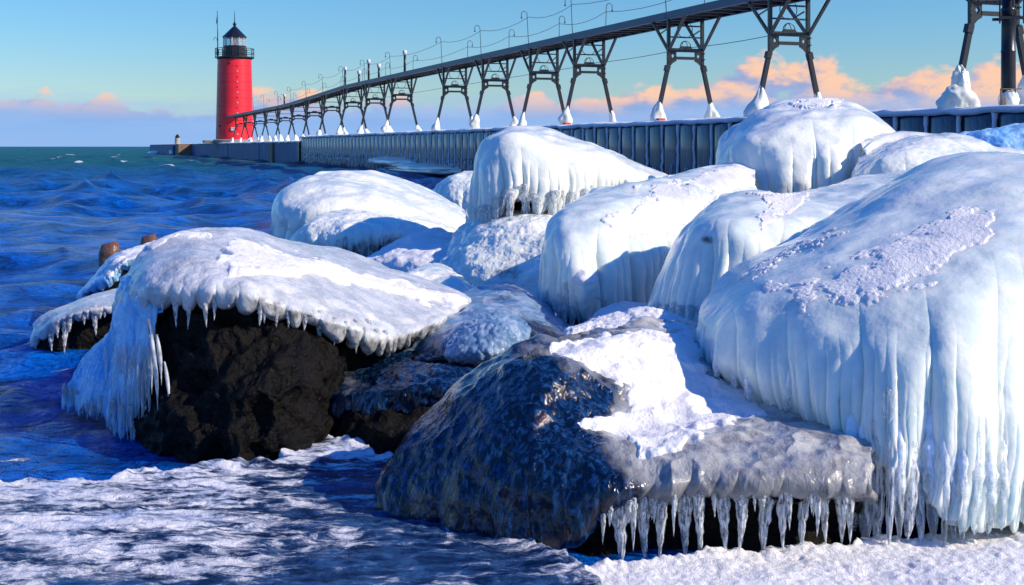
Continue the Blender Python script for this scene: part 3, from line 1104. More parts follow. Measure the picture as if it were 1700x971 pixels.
def deck_z(Y): return float(np.interp(Y, [0, 74, 94, 140], [4.93, 4.90, 4.46, 4.46]))
def top_z(Y): return TOP1 + 0.02 if Y < YST else TOP2 + 0.02


TR = [1650, 1310, 1138, 978, 903, 822, 755, 667, 623, 586, 551, 522, 496, 474, 450, 432, 414, 400]
HT = 3.05


def cone_mesh(seed, red=False):
    n, k = 16, 14
    V = []
    for i in range(k + 1):
        t = i / k
        r = 0.215 * ((1 - ((t - 0.15) / 0.85) ** 1.25) ** 1.15 if t > 0.15 else 0.9 + 0.1 * t / 0.15)
        r = max(r, 0.012)
        for j in range(n):
            a = 2 * pi * j / n
            q = 1 + 0.50 * float(vnoise(np.array([cos(a) * 1.3 + seed * 9, sin(a) * 1.3, t * 3.5]), seed)) + 0.05 * sin(a * 5 + seed)
            V.append((r * q * cos(a), r * q * sin(a), t))
    F = [(i * n + j, i * n + (j + 1) % n, (i + 1) * n + (j + 1) % n, (i + 1) * n + j) for i in range(k) for j in range(n)] + [tuple(k * n + j for j in range(n))]
    return raw_mesh('ice_cone', V, F, M['ice_far'])


CONES = [cone_mesh(s) for s in range(6)]


def trestle_parts():
    """(name, mesh) list in trestle coordinates: x across the pier, y along it, z up, 0 at the pier top"""
    L = []
    for s in (-1, 1):
        b = MB()
        b.bar((s * .55, 0, 1.58), (s * .90, 0, 0.10), 0.10, 0.10, up=(0, 1, 0))
        b.bar((s * .56, 0, 1.60), (s * .60, 0, 1.44), 0.13, 0.13, up=(0, 1, 0))
        for q in range(3): b.box(s * .50 - .09 if s < 0 else s * .50 + .03, s * .50 - .03 if s < 0 else s * .50 + .09, -.07, -.05, 1.60 + q * .17, 1.63 + q * .17)
        L.append(('leg', b.mesh('leg', M['iron'])))
        b = MB(); b.bar((s * .53, 0, 1.52), (s * .53, 0, HT - .12), 0.085, 0.085)
        L.append(('post', b.mesh('post', M['iron'])))
        for e in (-1, 1):
            b = MB(); b.bar((s * .53, e * 0.05, 2.05), (s * .53, e * 1.0, HT - .13), 0.055, 0.075, up=(1, 0, 0))
            if e == 1: b.bar((s * .53, e * 0.5, 2.53), (s * .53, e * .12, 2.62), 0.03)
            L.append(('knee_brace', b.mesh('knee_brace', M['iron'])))
        # gusset with a diamond opening: four bars round the hole and the haunch
        g = MB(); c = s * .44
        P = [(c - s * .02, 1.98), (c + s * .10, 1.88), (c - s * .02, 1.76), (c - s * .12, 1.86)]
        outer = [(c - s * .16, 2.06), (s * .57, 2.10), (s * .60, 1.50), (c - s * .02, 1.68)]
        hole = [(s * .40, 1.95), (s * .455, 1.87), (s * .40, 1.79), (s * .345, 1.87)]
        outer = [(s * .30, 1.985), (s * .56, 2.06), (s * .585, 1.50), (s * .30, 1.775)]
        for i in range(4):
            j = (i + 1) % 4
            q = [outer[i], outer[j], hole[j], hole[i]]
            if s > 0: q = q[::-1]
            g.prism(q, -.03, .03)
        pts = [(s * .585, 1.45), (s * .52, 1.60), (s * .42, 1.70), (s * .30, 1.765)]
        for a_, b_ in zip(pts[:-1], pts[1:]): g.bar((a_[0], 0, a_[1]), (b_[0], 0, b_[1]), .06, .05, up=(0, 1, 0))
        L.append(('gusset_plate', g.mesh('gusset_plate', M['iron'])))
    b = MB(); b.box(-.49, .49, -.05, .05, 1.985, 2.09)
    b.prism([(-.20, 2.09), (.20, 2.09), (.12, 2.15), (-.12, 2.15)], -.045, .045)
    for x in (-.4, -.2, 0, .2, .4): b.box(x - .015, x + .015, -.062, -.05, 2.02, 2.05)
    L.append(('cross_beam', b.mesh('cross_beam', M['iron'])))
    b = MB(); b.box(-.31, .31, -.04, .04, 1.775, 1.855); L.append(('arch_beam', b.mesh('arch_beam', M['iron'])))
    for z in (2.40, 2.72):
        b = MB(); b.box(-.49, .49, -.02, .02, z - .02, z + .02); L.append(('rung', b.mesh('rung', M['iron'])))
    b = MB()
    b.tube([(.24 * cos(a) - .02, .0, 2.62 + .24 * sin(a)) for a in np.linspace(radians(130), radians(400), 14)], .011, 5)
    b.tube([(.17 * cos(a), .0, 2.13 + .17 * sin(a)) for a in np.linspace(0, pi, 9)], .012, 5)
    b.tube([(.09 * cos(a) - .02, .02, 2.14 + .15 * sin(a)) for a in np.linspace(0, pi, 9)], .010, 5)
    L.append(('conduit', b.mesh('conduit', M['iron'], True)))
    return L


TP = trestle_parts()
bm_ = MB().box(-.10, .10, -.10, .10, 0, .12).mesh('foot_block', M['redsteel'])
TRLAB = {0: 'nearest catwalk trestle, beside the round mast, left foot in the biggest ice clump',
    1: 'second trestle left of the mast, its feet half hidden by the tallest ice mound',
    2: 'third trestle left of the mast, both feet on red blocks inside ice drops',
    3: 'fourth trestle left of the mast, above the slope of the overhanging ice hood',
    4: 'fifth trestle left of the mast, left foot just above the ice hood',
    5: 'sixth trestle left of the mast, over the nearer narrow piles',
    6: 'seventh trestle left of the mast, the last one before the wide gap',
    7: 'eighth trestle left of the mast, the first one after the wide gap',
    8: 'ninth trestle left of the mast, second after the wide gap',
    9: 'tenth trestle left of the mast, third after the wide gap',
    10: 'eighth trestle counted from the lighthouse end of the catwalk',
    11: 'seventh trestle counted from the lighthouse end of the catwalk',
    12: 'sixth trestle counted from the lighthouse end of the catwalk',
    13: 'fifth trestle counted from the lighthouse end of the catwalk',
    14: 'fourth trestle from the lighthouse end, standing clear of the red tower',
    15: 'third trestle from the lighthouse end, near the right edge of the red tower',
    16: 'second trestle from the lighthouse end, before the red tower',
    17: 'outermost trestle under the walkway end, before the middle of the red tower'}
rs = random.Random(12)
for i, px in enumerate(TR):
    Y = KC / (px - 120)
    z0 = top_z(Y) - .02
    t = thing('catwalk_trestle', TRLAB[i], 'trestle', on_line(KC, Y, z0), 'iron trestles carrying the catwalk', rotz=PIER_ROT)
    hs = (deck_z(Y) - z0) / HT
    parts = TP
    for nm, me in parts:
        if i > 9 and nm in ('conduit',): continue
        o = put(nm, me, t); o.scale = (1, 1, hs)
    big = {0: 1.15, 1: 1.05, 2: 0.95}.get(i, 0.92)
    if i == 0:
        blob('ice_cone', t, np.array(t.location) - R_ * 1.0 - E * .2 + (0, 0, .10), (.34, .30, .36), M['ice_far'], 5, .22)
        blob('ice_cone', t, np.array(t.location) - R_ * .80 - E * .05 + (0, 0, .32), (.17, .17, .50), M['ice_far'], 9, .25)
    for s in (-1, 1):
        f = big * rs.uniform(.85, 1.15)
        if i == 0 and s < 0: continue
        o = put('ice_cone', rs.choice(CONES), t, (s * .90, .0, .0))
        o.scale = (f, f, f * rs.uniform(.66, .95)); o.rotation_mode = 'ZYX'; o.rotation_euler = (0, -s * .17, rs.uniform(0, 6))
        if i < 4: put('foot_block', bm_, t, (s * .88, -.20 * f, 0))

# ------------------------------------------------------------------ catwalk deck
Ys = [16.0] + [KC / (px - 120) for px in TR[:]] + [KC / (384 - 120)]
ca = on_line(KC, Ys[0], deck_z(Ys[0]))
cat = thing('catwalk', 'long elevated iron catwalk on trestles, leading from the shore to the lighthouse', 'catwalk', ca, rotz=PIER_ROT)


def cl(x, Y, dz=0.0):
    l = (Y - Ys[0]) / E[1]
    return (x, l, deck_z(Y) - ca[2] + dz)


for i in range(len(Ys) - 1):
    a, b = Ys[i], Ys[i + 1]
    for s in (-1, 1):
        m_ = MB(); p, q = cl(s * .60, a + .0), cl(s * .60, b - .03)
        m_.bar(np.array(p) - (0, 0, .06), np.array(q) - (0, 0, .06), .06, .20)
        m_.bar(np.array(p) + (s * -.05, 0, -.155), np.array(q) + (s * -.05, 0, -.155), .10, .018)
        m_.put('edge_beam', M['deck_iron'] if s < 0 else M['iron'], cat)
tie = MB().box(-.57, .57, -.05, .05, -.15, -.05).mesh('cross_tie', M['iron'])
plk = MB().box(-.56, .56, -.19, .19, -.045, -.01).mesh('walkway_plank', M['plank'])
y = 0.4; k = 0
Lc = (Ys[-1] - Ys[0]) / E[1]
while y < Lc - .5:
    Y = Ys[0] + y * E[1]
    z = deck_z(Y) - ca[2]
    if k < 298: put('cross_tie', tie, cat, (0, y, z))
    y += .70 if Y < 60 else 1.4; k += 1
y = 0.2; k = 0
rest = MB()
while y < Lc - .2:
    Y = Ys[0] + y * E[1]; z = deck_z(Y) - ca[2]
    if k < 290: put('walkway_plank', plk, cat, (0, y, z))
    else: rest.box(-.56, .56, y - .19, y + .19, z - .045, z - .01)
    y += .40; k += 1
if rest.V:
    o = rest.put('walkway_planks', M['plank'], cat); o['kind'] = 'stuff'


# goosenecks and wires
def goose(side, h=1.2):
    b = MB(); r = .11
    pts = [(0, 0, -.1), (0, 0, h * .5), (0, 0, h)] + [(side * (r - r * cos(a)), 0, h + r * sin(a)) for a in np.linspace(0.4, pi, 7)] + [(side * 2 * r, 0, h - .10)]
    b.tube(pts, .013, 6)
    me = b.mesh('pole', M['deck_iron'], True)
    lamp = MB().lathe([(.012, h - .08), (.035, h - .11), (.03, h - .15), (.01, h - .16)], 8, (side * 2 * r, 0)).mesh('lamp_head', M['deck_iron'], True)
    return me, lamp


GL = goose(-1, 1.10); GR = goose(1, .98)
for i, px in enumerate(TR[:16]):
    Y = KC / (px - 120)
    for s, (pole, head) in ((-1, GL), (1, GR)):
        base = on_line(KC, Y, deck_z(Y)) + R_ * s * .60
        side = 'near' if s < 0 else 'far'
        t = thing('gooseneck_pole', ('lake-side' if s < 0 else 'far-side') + ' hooked pole above the ' + TRLAB[i].split(',')[0].replace('counted ', '').replace(' end of the catwalk', ''), 'pole', base, 'hooked poles along the catwalk', rotz=PIER_ROT)
        o = put('pole', pole, t); o.rotation_euler = (rs.uniform(-.03, .03), -.05 if s < 0 else .02, 0)
        put('lamp_head', head, o)
for s, lab, zz in ((-1, 'upper sagging wire strung along the lake side hooked poles', 1.0), (1, 'lower sagging wire strung along the far side hooked poles', .8), (0, 'wire slung under the catwalk between the trestles', -.95)):
    b = MB(); c0 = on_line(KC, Ys[2], deck_z(Ys[2]) + zz) + R_ * s * .60
    pts = []
    for a, bb in zip(Ys[1 + (s == 0):14], Ys[2 + (s == 0):15]):
        for q in range(5):
            Y = a + (bb - a) * q / 5
            pts.append(on_line(KC, Y, deck_z(Y) + zz - (.18 if s else .05) * (1 - (2 * q / 5 - 1) ** 2)) + R_ * s * .60 - c0)
    b.tube(pts, .010, 5)
    o = b.put('wire', M['iron'], None, tuple(c0)); tag(o, lab, 'wire')

# white-topped lamp posts near the lighthouse
for px, h, lab in ((612, 1.5, 'tallest white-headed lamp post'), (629, 1.0, 'short white-headed lamp post right of the tallest one'), (672, 1.4, 'rightmost white-headed lamp post'),
                   (573, 1.45, 'fourth white-headed lamp post from the right'), (596, .9, 'short white-headed lamp post left of the tallest one'), (472, 1.1, 'white-headed lamp post nearest the lighthouse')):
    Y = (KC - 1100) / (px - 120)
    t = thing('lamp_post', lab + ' on the catwalk', 'lamp post', on_line(KC - 1100, Y, deck_z(Y)), 'white-headed lamp posts on the catwalk')
    h *= .8
    MB().lathe([(.06, -.1), (.06, h - .2)], 8).put('post', M['iron'], t, smooth=True)
    MB().lathe([(.07, h - .22), (.10, h - .2), (.11, h - .02), (.07, h), (.03, h + .03)], 8).put('lamp_head', M['white'], t, smooth=True)

# ------------------------------------------------------------------ round mast at the right
Y = 21.3
mp = np.array([(1674 - 850) * Y / 2000, Y, TOP1])
t = thing('mast', 'thick round black mast with clamps and rods, in an ice collar at the right', 'mast', mp)
MB().lathe([(.135, 0), (.125, .45), (.122, 1.0), (.128, 1.01), (.128, 1.03), (.120, 1.04), (.115, 1.72), (.125, 1.73), (.125, 1.78), (.105, 1.79), (.10, 3.6)], 24).put('pole', M['iron'], t, smooth=True)
for z in (1.60, 2.18):
    MB().box(-.22, .22, -.17, -.12, z - .025, z + .025).put('clamp', M['iron'], t)
    MB().box(-.22, .22, .12, .17, z - .025, z + .025).put('clamp', M['iron'], t)
for x in (-.21, .21):
    MB().tube([(x, -.145, 1.5), (x, -.145, 3.2)], .014, 6).put('rod', M['iron'], t, smooth=True)
blob('ice_collar', t, mp + (0, -.01, .14), (.175, .17, .24), M['ice_far'], 3, .12)
MB().box(-.20, -.17, -.16, -.13, 0, .36).box(-.17, .17, -.17, -.15, .34, .36).box(-.14, -.12, -.18, -.16, 0, .2).put('bracket', M['brown'], t)

# ================================================================== lighthouse
LY = 132.0; LX = (389.5 - 850) * LY / 2000
sc = LY / 2000
zb = H + (243 - 231) * sc
lt = thing('lighthouse', 'red conical steel lighthouse with black gallery, white-framed lantern room and black pointed roof', 'lighthouse', (LX, LY, zb))
hT = (231 - 97) * sc
r0, r1 = 30.5 * sc, 27.6 * sc
prof = []
nb_ = 10
for k in range(nb_):
    za, zc = hT * k / nb_, hT * (k + 1) / nb_
    ra, rc = r0 + (r1 - r0) * k / nb_, r0 + (r1 - r0) * (k + 1) / nb_
    band = MB().lathe([(ra, za + .0), (ra + .012, za + .01), (ra + .012, za + .05), (ra, za + .06), (rc, zc - .005)], 48)
    band.put('tower_ring', M['red'], lt, smooth=False)
for p_ in lt.children:
    p_.data.polygons.foreach_set('use_smooth', np.ones(len(p_.data.polygons), dtype=bool))
    p_.data.set_sharp_from_angle(angle=radians(40))
# rivets / handholds down the front, alternate ones white as painted highlights; portholes
rsq = random.Random(2)
hold = MB()
for k in range(14):
    z = hT * (.06 + .9 * k / 14); r = r0 + (r1 - r0) * z / hT
    a = radians(-90 + 22)
    o = MB().box(-.07, .07, -.05, .0, -.07, .07).put('hand_hold', M['white'] if k % 2 == 0 else M['red'], lt, ((r + .02) * cos(a), (r + .02) * sin(a), z))
for a, z, nm in ((-96, .93, 'port_hole'), (-130, .16, 'port_hole')):
    r = r0 + (r1 - r0) * z; a = radians(a)
    MB().tube([((r - .05) * cos(a), (r - .05) * sin(a), z * hT), ((r + .07) * cos(a), (r + .07) * sin(a), z * hT)], .13, 12).put(nm, M['iron'], lt)
a = radians(-82); r = r0
MB().box(-.2, .2, -.06, .0, -.2, .2).put('sign_plate', M['white'], lt, ((r + .02) * cos(a), (r + .02) * sin(a), 1.1))
gr = 32 * sc
MB().lathe([(r1, hT - .15), (gr * .92, hT), (gr, hT + .02), (gr, hT + .14), (.5, hT + .15)], 32).put('gallery_floor', M['iron'], lt)
lr = 18.5 * sc
MB().lathe([(lr, hT + .16), (lr, hT + 1.28), (lr + .05, hT + 1.30), (lr + .05, hT + 1.36), (lr - .1, hT + 1.37)], 10, a0=radians(18)).put('lantern_base', M['iron'], lt)
for z in (hT + .55, hT + 1.05):
    MB().tube([((gr - .06) * cos(q), (gr - .06) * sin(q), z) for q in np.linspace(0, 2 * pi, 33)], .032, 6).put('railing', M['iron'], lt, smooth=True)
post = MB().box(-.035, .035, -.035, .035, 0, .95).mesh('railing_post', M['iron'])
for k in range(14):
    q = 2 * pi * (k + .5) / 14
    put('railing_post', post, lt, ((gr - .06) * cos(q), (gr - .06) * sin(q), hT + .13))
zg0, zg1 = hT + 1.37, hT + 2.28
for k in range(10):
    q0, q1 = radians(18) + 2 * pi * k / 10, radians(18) + 2 * pi * (k + 1) / 10
    a_ = np.array((lr * .97 * cos(q0), lr * .97 * sin(q0), 0)); b_ = np.array((lr * .97 * cos(q1), lr * .97 * sin(q1), 0))
    MB().bar(a_ + (0, 0, zg0), a_ + (0, 0, zg1), .09).put('mullion', M['white'], lt)
    mid = (a_ + b_) / 2
    g = MB(); V = [a_ * .985 + (0, 0, zg0), b_ * .985 + (0, 0, zg0), b_ * .985 + (0, 0, zg1), a_ * .985 + (0, 0, zg1)]
    V2 = [v * np.array((.97, .97, 1)) for v in V]
    g.add(V + V2, [(0, 1, 2, 3), (7, 6, 5, 4), (0, 4, 5, 1), (1, 5, 6, 2), (2, 6, 7, 3), (3, 7, 4, 0)]).put('lantern_pane', M['glass'], lt)
MB().lathe([(.05, zg0 - .05), (.3, zg0 + .05), (.36, zg0 + .4), (.3, zg0 + .75), (.1, zg1 - .05)], 12).put('lens', M['redlens'], lt, smooth=True)
er = 19.5 * sc + .03
MB().lathe([(er - .15, zg1 - .05), (er, zg1), (er, zg1 + .08), (.25, zg1 + 1.15), (.12, zg1 + 1.25)], 10, a0=radians(18)).put('roof', M['iron'], lt)
MB().lathe([(.10, zg1 + 1.2), (.12, zg1 + 1.3), (.20, zg1 + 1.42), (.20, zg1 + 1.52), (.10, zg1 + 1.66), (.05, zg1 + 1.7), (.02, zg1 + 2.9)], 12).put('roof_ball', M['iron'], lt, smooth=True)
_gal = [c for c in lt.children if c.name.startswith('gallery_floor')][0]; _lan = [c for c in lt.children if c.name.startswith('lantern_base')][0]
_rf = [c for c in lt.children if c.name.split('.')[0] == 'roof'][0]
for c in list(lt.children):
    k_ = c.name.split('.')[0]
    if k_ in ('railing', 'railing_post'): c.parent = _gal
    if k_ in ('mullion', 'lantern_pane', 'lens'): c.parent = _lan
    if k_ == 'roof_ball': c.parent = _rf
# flag pole at the gallery
fx = -27 * sc
fp = thing('flag_pole', 'thin dark flag pole with small flag on the left of the lighthouse gallery', 'flag pole', (LX + fx, LY - .3, zb + hT + .15))
MB().tube([(0, 0, 0), (0, 0, 2.5), (-.05, 0, 5.05)], [.06, .05, .03], 8).put('pole', M['iron'], fp, smooth=True)
MB().box(-.12, .12, -.1, .1, .15, .8).put('equipment_box', M['iron'], fp)
MB().tube([(0, 0, 1.6), (-.1, 0, 2.0), (-.25, 0, 2.15), (-.4, 0, 2.05), (-.42, 0, 1.8)], .03, 6).put('lamp_hook', M['iron'], fp, smooth=True)
MB().add([(-.03, 0, 4.6), (-.03, .0, 3.9), (-.2, .05, 3.5), (-.14, .03, 4.2), (-.05, .04, 4.6), (-.05, .04, 3.9), (-.2, .09, 3.5), (-.14, .07, 4.2)],
         [(0, 1, 2, 3), (7, 6, 5, 4), (0, 4, 5, 1), (1, 5, 6, 2), (2, 6, 7, 3), (3, 7, 4, 0)]).put('flag', M['deck_iron'], fp)
# concrete footing
fz = top_z(LY)
pd = thing('tower_footing', 'tan concrete footing slab under the red lighthouse', 'footing', (LX + .8, LY, fz - .02))
MB().lathe([(3.1, 0), (3.1, zb - fz - .1), (3.0, zb - fz - .02)], 32).put('footing_drum', M['concrete'], pd)
MB().box(-3.9, -2.6, -1.6, 1.6, 0, zb - fz - .12).put('footing_step', M['concrete'], pd)
# ================================================================== iced boulders
def base_of(line): 
    q = np.array([P3(*p) for p in line]); c = q.mean(0); c[2] = 0; return tuple(c)


def curve_thin(f): return f

# ---------- right: the great ice-draped slab
B_R = [
    [(1225, 466, 4.75), (1300, 425, 4.85), (1390, 380, 4.95), (1470, 330, 5.1), (1545, 288, 5.2), (1620, 261, 5.3), (1700, 256, 5.3), (1800, 270, 5.2)],
    [(1160, 520, 4.72), (1210, 492, 4.6), (1310, 455, 4.5), (1400, 425, 4.5), (1500, 385, 4.6), (1600, 340, 4.7), (1700, 325, 4.7), (1840, 345, 4.7)],
    [(1155, 550, 4.66), (1200, 540, 4.38), (1290, 528, 4.18), (1400, 520, 4.04), (1500, 500, 3.98), (1600, 470, 4.0), (1700, 455, 4.05), (1880, 470, 4.1)],
    [(1160, 585, 4.62), (1200, 600, 4.30), (1290, 610, 4.05), (1400, 610, 3.86), (1500, 600, 3.76), (1600, 585, 3.72), (1700, 600, 3.80), (1890, 600, 3.9)],
    [(1175, 615, 4.60), (1220, 645, 4.30), (1300, 672, 4.03), (1395, 700, 3.82), (1460, 720, 3.70), (1540, 770, 3.60), (1620, 800, 3.54), (1700, 790, 3.60), (1890, 790, 3.7)],
    [(1178, 622, 4.60), (1222, 655, 4.32), (1302, 684, 4.06), (1400, 715, 3.82), (1460, 752, 3.68), (1545, 830, 3.56), (1620, 870, 3.50), (1700, 860, 3.56), (1890, 850, 3.66)],
    [(1195, 615, 4.75), (1230, 640, 4.55), (1305, 665, 4.3), (1400, 700, 4.0), (1460, 735, 3.90), (1540, 805, 3.76), (1620, 845, 3.70), (1700, 835, 3.74), (1870, 825, 3.8)],
]
bB = thing('iced_boulder', 'largest boulder at the right, draped in a white ice curtain ending in hanging columns', 'iced boulder', base_of(B_R[5]), 'iced boulders of the breakwater')
B = boulder(bB, 'ice_crust', M['ice'], B_R, [.35, .7, .9, 1.0, 1.0, .95, .6], 1150, 520, lump=(.34, .018), fine=(.03, .0008),
            flutes=((1.3, 3.6, .20, .045), (2.2, 4.2, .060, .022), (3.0, 4.6, .022, .009)), rag=(3.6, 5, .05, .030),
            thin=lambda v, x, y: .30 * sstep(v, 4.0, 5.2) * sstep(1530 - x, 0, 60) + .12 * sstep(v, 1.8, .5) * sstep(1420 - x, 0, 150), seed=2)
snow_patch(B, [(1285, 478), (1330, 455), (1400, 435), (1460, 408), (1530, 375), (1590, 345), (1640, 335), (1660, 362), (1640, 395), (1600, 420), (1590, 455), (1530, 478), (1440, 488), (1360, 500), (1330, 515), (1310, 500)],
           h=.008, rough=22, nscale=.13, seed=4, edge=16, oct_=4)
snow_patch(B, [(1222, 452), (1275, 430), (1330, 405), (1385, 380), (1400, 388), (1340, 418), (1290, 440), (1240, 470)], h=.007, rough=12, nscale=.06, seed=6, edge=10)
rk = [[(1200, 640, 4.8), (1300, 690, 4.5), (1420, 760, 4.15), (1500, 800, 4.0), (1600, 820, 3.95), (1700, 800, 4.0), (1880, 800, 4.0)],
      [(1200, 760, 4.8), (1300, 850, 4.4), (1420, 900, 4.0), (1500, 915, 3.86), (1600, 915, 3.8), (1700, 905, 3.85), (1880, 900, 3.9)],
      [(1200, 900, 4.8), (1300, 960, 4.4), (1420, 980, 4.0), (1500, 990, 3.9), (1600, 990, 3.85), (1700, 985, 3.9), (1880, 980, 3.9)]]
rock_under(bB, B, 3.3, .18, rk, [.5, .6, .7, .7, .7], 420, 120, seed=3)
rs_ = random.Random(31)
# columns of clear ice closing the lower edge
x = 1402
while x < 1900:
    w = rs_.uniform(17, 30)
    Yc = float(np.interp(x, [1400, 1440, 1540, 1620, 1700, 1890], [3.78, 3.60, 3.52, 3.48, 3.54, 3.64]))
    y1 = float(np.interp(x, [1400, 1450, 1520, 1620, 1700, 1890], [908, 908, 905, 893, 872, 858])) + rs_.uniform(-10, 6)
    y0 = rs_.uniform(600, 700) if x > 1450 else rs_.uniform(640, 680)
    r = w / 2 * 1.3 * Yc / 2000
    Ya = surf_y(B, x, y0, 1, 4.9, 8) + r * 1.3
    ym = y0 + (y1 - y0) * .5; Ym = surf_y(B, x, ym, 1, 4.9, 8) + r * .55
    Yb = min(Ym + (Ym - Ya) * .8, Ym + .03)
    icicle_between(bB, P3(x, y0, Ya), P3(x, y1, max(Yb, Ym - .10)), r, ICC if x > 1530 or rs_.random() < .4 else ICB, rs_)
    x += w * rs_.uniform(.72, .95)
for (x, y0, y1, w, Y) in [(1445, 655, 800, 26, 3.62), (1500, 700, 800, 20, 3.55), (1470, 640, 730, 40, 3.62), (1168, 560, 640, 20, 4.58), (1190, 590, 650, 16, 4.48), (1216, 600, 668, 16, 4.4), (1245, 610, 680, 18, 4.28), (1275, 620, 690, 18, 4.18), (1310, 630, 700, 18, 4.05), (1345, 640, 715, 20, 3.95), (1375, 650, 728, 20, 3.88)]:
    Y = max(surf_y(B, x, y0 - 18, 1, 4.9, 8), surf_y(B, x, y0 + (y1 - y0) * .4, 1, 4.9, 8)) + w / 2 * Y / 2000 * 1.2
    icicle(bB, P3(x, y0 - 20, Y), (y1 - y0 + 20) * Y / 2000, w / 2 * Y / 2000, ICC, rs_)

# ---------- front centre: dark glazed boulder
A_R = [
    [(866, 590, 3.96), (930, 577, 4.12), (1040, 556, 4.42), (1150, 556, 4.7), (1300, 600, 4.7), (1450, 640, 4.6)],
    [(778, 640, 4.02), (835, 608, 3.94), (905, 612, 3.84), (1010, 635, 3.96), (1150, 650, 4.2), (1300, 665, 4.2), (1460, 690, 4.15)],
    [(688, 702, 4.00), (770, 692, 3.84), (870, 700, 3.68), (985, 712, 3.72), (1120, 700, 3.90), (1290, 695, 3.92), (1460, 715, 3.85)],
    [(636, 760, 3.94), (730, 765, 3.76), (870, 770, 3.59), (985, 772, 3.54), (1090, 750, 3.62), (1250, 738, 3.62), (1460, 755, 3.60)],
    [(611, 822, 3.88), (720, 838, 3.70), (870, 848, 3.53), (985, 828, 3.46), (1090, 806, 3.48), (1250, 795, 3.47), (1460, 806, 3.48)],
    [(608, 855, 3.86), (720, 880, 3.68), (860, 905, 3.51), (960, 896, 3.46), (1035, 842, 3.50), (1250, 818, 3.48), (1460, 826, 3.49)],
    [(640, 858, 3.95), (740, 876, 3.80), (870, 895, 3.64), (970, 875, 3.60), (1040, 830, 3.65), (1250, 808, 3.65), (1460, 818, 3.65)],
]
bA = thing('iced_boulder', 'front boulder with dark blue glazed face, snow patch and row of clear icicles', 'iced boulder', base_of(A_R[5]), 'iced boulders of the breakwater')


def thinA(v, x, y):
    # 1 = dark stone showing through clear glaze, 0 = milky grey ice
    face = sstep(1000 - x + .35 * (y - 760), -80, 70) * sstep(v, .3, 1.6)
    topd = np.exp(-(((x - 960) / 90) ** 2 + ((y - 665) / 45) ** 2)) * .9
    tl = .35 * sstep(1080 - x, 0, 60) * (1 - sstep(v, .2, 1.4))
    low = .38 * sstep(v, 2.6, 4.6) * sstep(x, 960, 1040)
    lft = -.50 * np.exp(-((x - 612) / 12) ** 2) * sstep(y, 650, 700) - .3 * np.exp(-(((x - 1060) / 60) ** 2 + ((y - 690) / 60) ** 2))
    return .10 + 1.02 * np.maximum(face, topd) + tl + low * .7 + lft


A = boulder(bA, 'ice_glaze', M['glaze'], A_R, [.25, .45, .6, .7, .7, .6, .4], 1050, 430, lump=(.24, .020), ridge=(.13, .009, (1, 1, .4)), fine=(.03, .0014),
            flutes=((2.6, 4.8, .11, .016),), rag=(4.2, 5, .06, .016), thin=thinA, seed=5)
# pale glaze over the right front of it
snow_patch(A, [(915, 574), (1000, 552), (1075, 545), (1160, 545), (1170, 600), (1225, 650), (1300, 655), (1305, 683), (1240, 700), (1180, 715), (1110, 752), (1060, 760), (1055, 735), (985, 712), (970, 702), (1040, 680), (1035, 650), (990, 622), (935, 600)],
           h=.014, rough=12, nscale=.08, seed=9, edge=10, oct_=3)
nfA = int(420 * .72)
rock_under(bA, A, 4.3, .10, [
    [(640, 890, 3.90), (740, 905, 3.76), (860, 920, 3.60), (960, 905, 3.56), (1050, 870, 3.62), (1250, 850, 3.62), (1460, 860, 3.65)],
    [(650, 930, 3.86), (740, 950, 3.70), (860, 960, 3.54), (960, 945, 3.50), (1050, 920, 3.56), (1250, 915, 3.58), (1460, 915, 3.6)],
    [(650, 990, 3.86), (740, 1000, 3.70), (860, 1005, 3.54), (960, 1000, 3.50), (1050, 990, 3.56), (1250, 985, 3.58), (1460, 985, 3.6)]],
    [.3, .35, .4, .4, .4], 520, 170, seed=6, amp=.022)
ic = [(1001, 850, 905, 9, 3.47), (1031, 838, 948, 26, 3.46), (1068, 840, 942, 21, 3.46), (1098, 838, 932, 19, 3.46), (1138, 828, 934, 24, 3.45), (1163, 826, 935, 18, 3.45),
      (1201, 822, 930, 22, 3.45), (1230, 820, 922, 21, 3.45), (1271, 792, 930, 30, 3.44), (1298, 800, 918, 22, 3.45), (1335, 790, 920, 24, 3.45), (1368, 790, 908, 22, 3.46), (1352, 800, 860, 9, 3.47),
      (1396, 790, 908, 26, 3.47), (1413, 800, 906, 18, 3.48), (1312, 812, 880, 12, 3.48), (1253, 800, 850, 10, 3.48), (1120, 830, 868, 8, 3.47), (1185, 822, 860, 8, 3.47)]
rs_ = random.Random(77)
for k in range(16):
    x = rs_.uniform(1010, 1430); y0 = float(np.interp(x, [1000, 1250, 1430], [835, 815, 808]))
    ic.append((x, y0, y0 + rs_.choice((22, 35, 50, 75)) * rs_.uniform(.8, 1.2), rs_.uniform(6, 13), 3.47))
icicles_px(bA, ic, ICI, A)
rs_ = random.Random(8)
for k in range(26):
    x = rs_.uniform(640, 960); y0 = float(np.interp(x, [608, 720, 860, 960], [858, 890, 908, 890]))
    icicle(bA, P3(x, y0 - 6, float(np.interp(x, [608, 720, 860, 960], [3.86, 3.69, 3.52, 3.48]))), rs_.uniform(.02, .06), rs_.uniform(.003, .006), ICS, rs_)

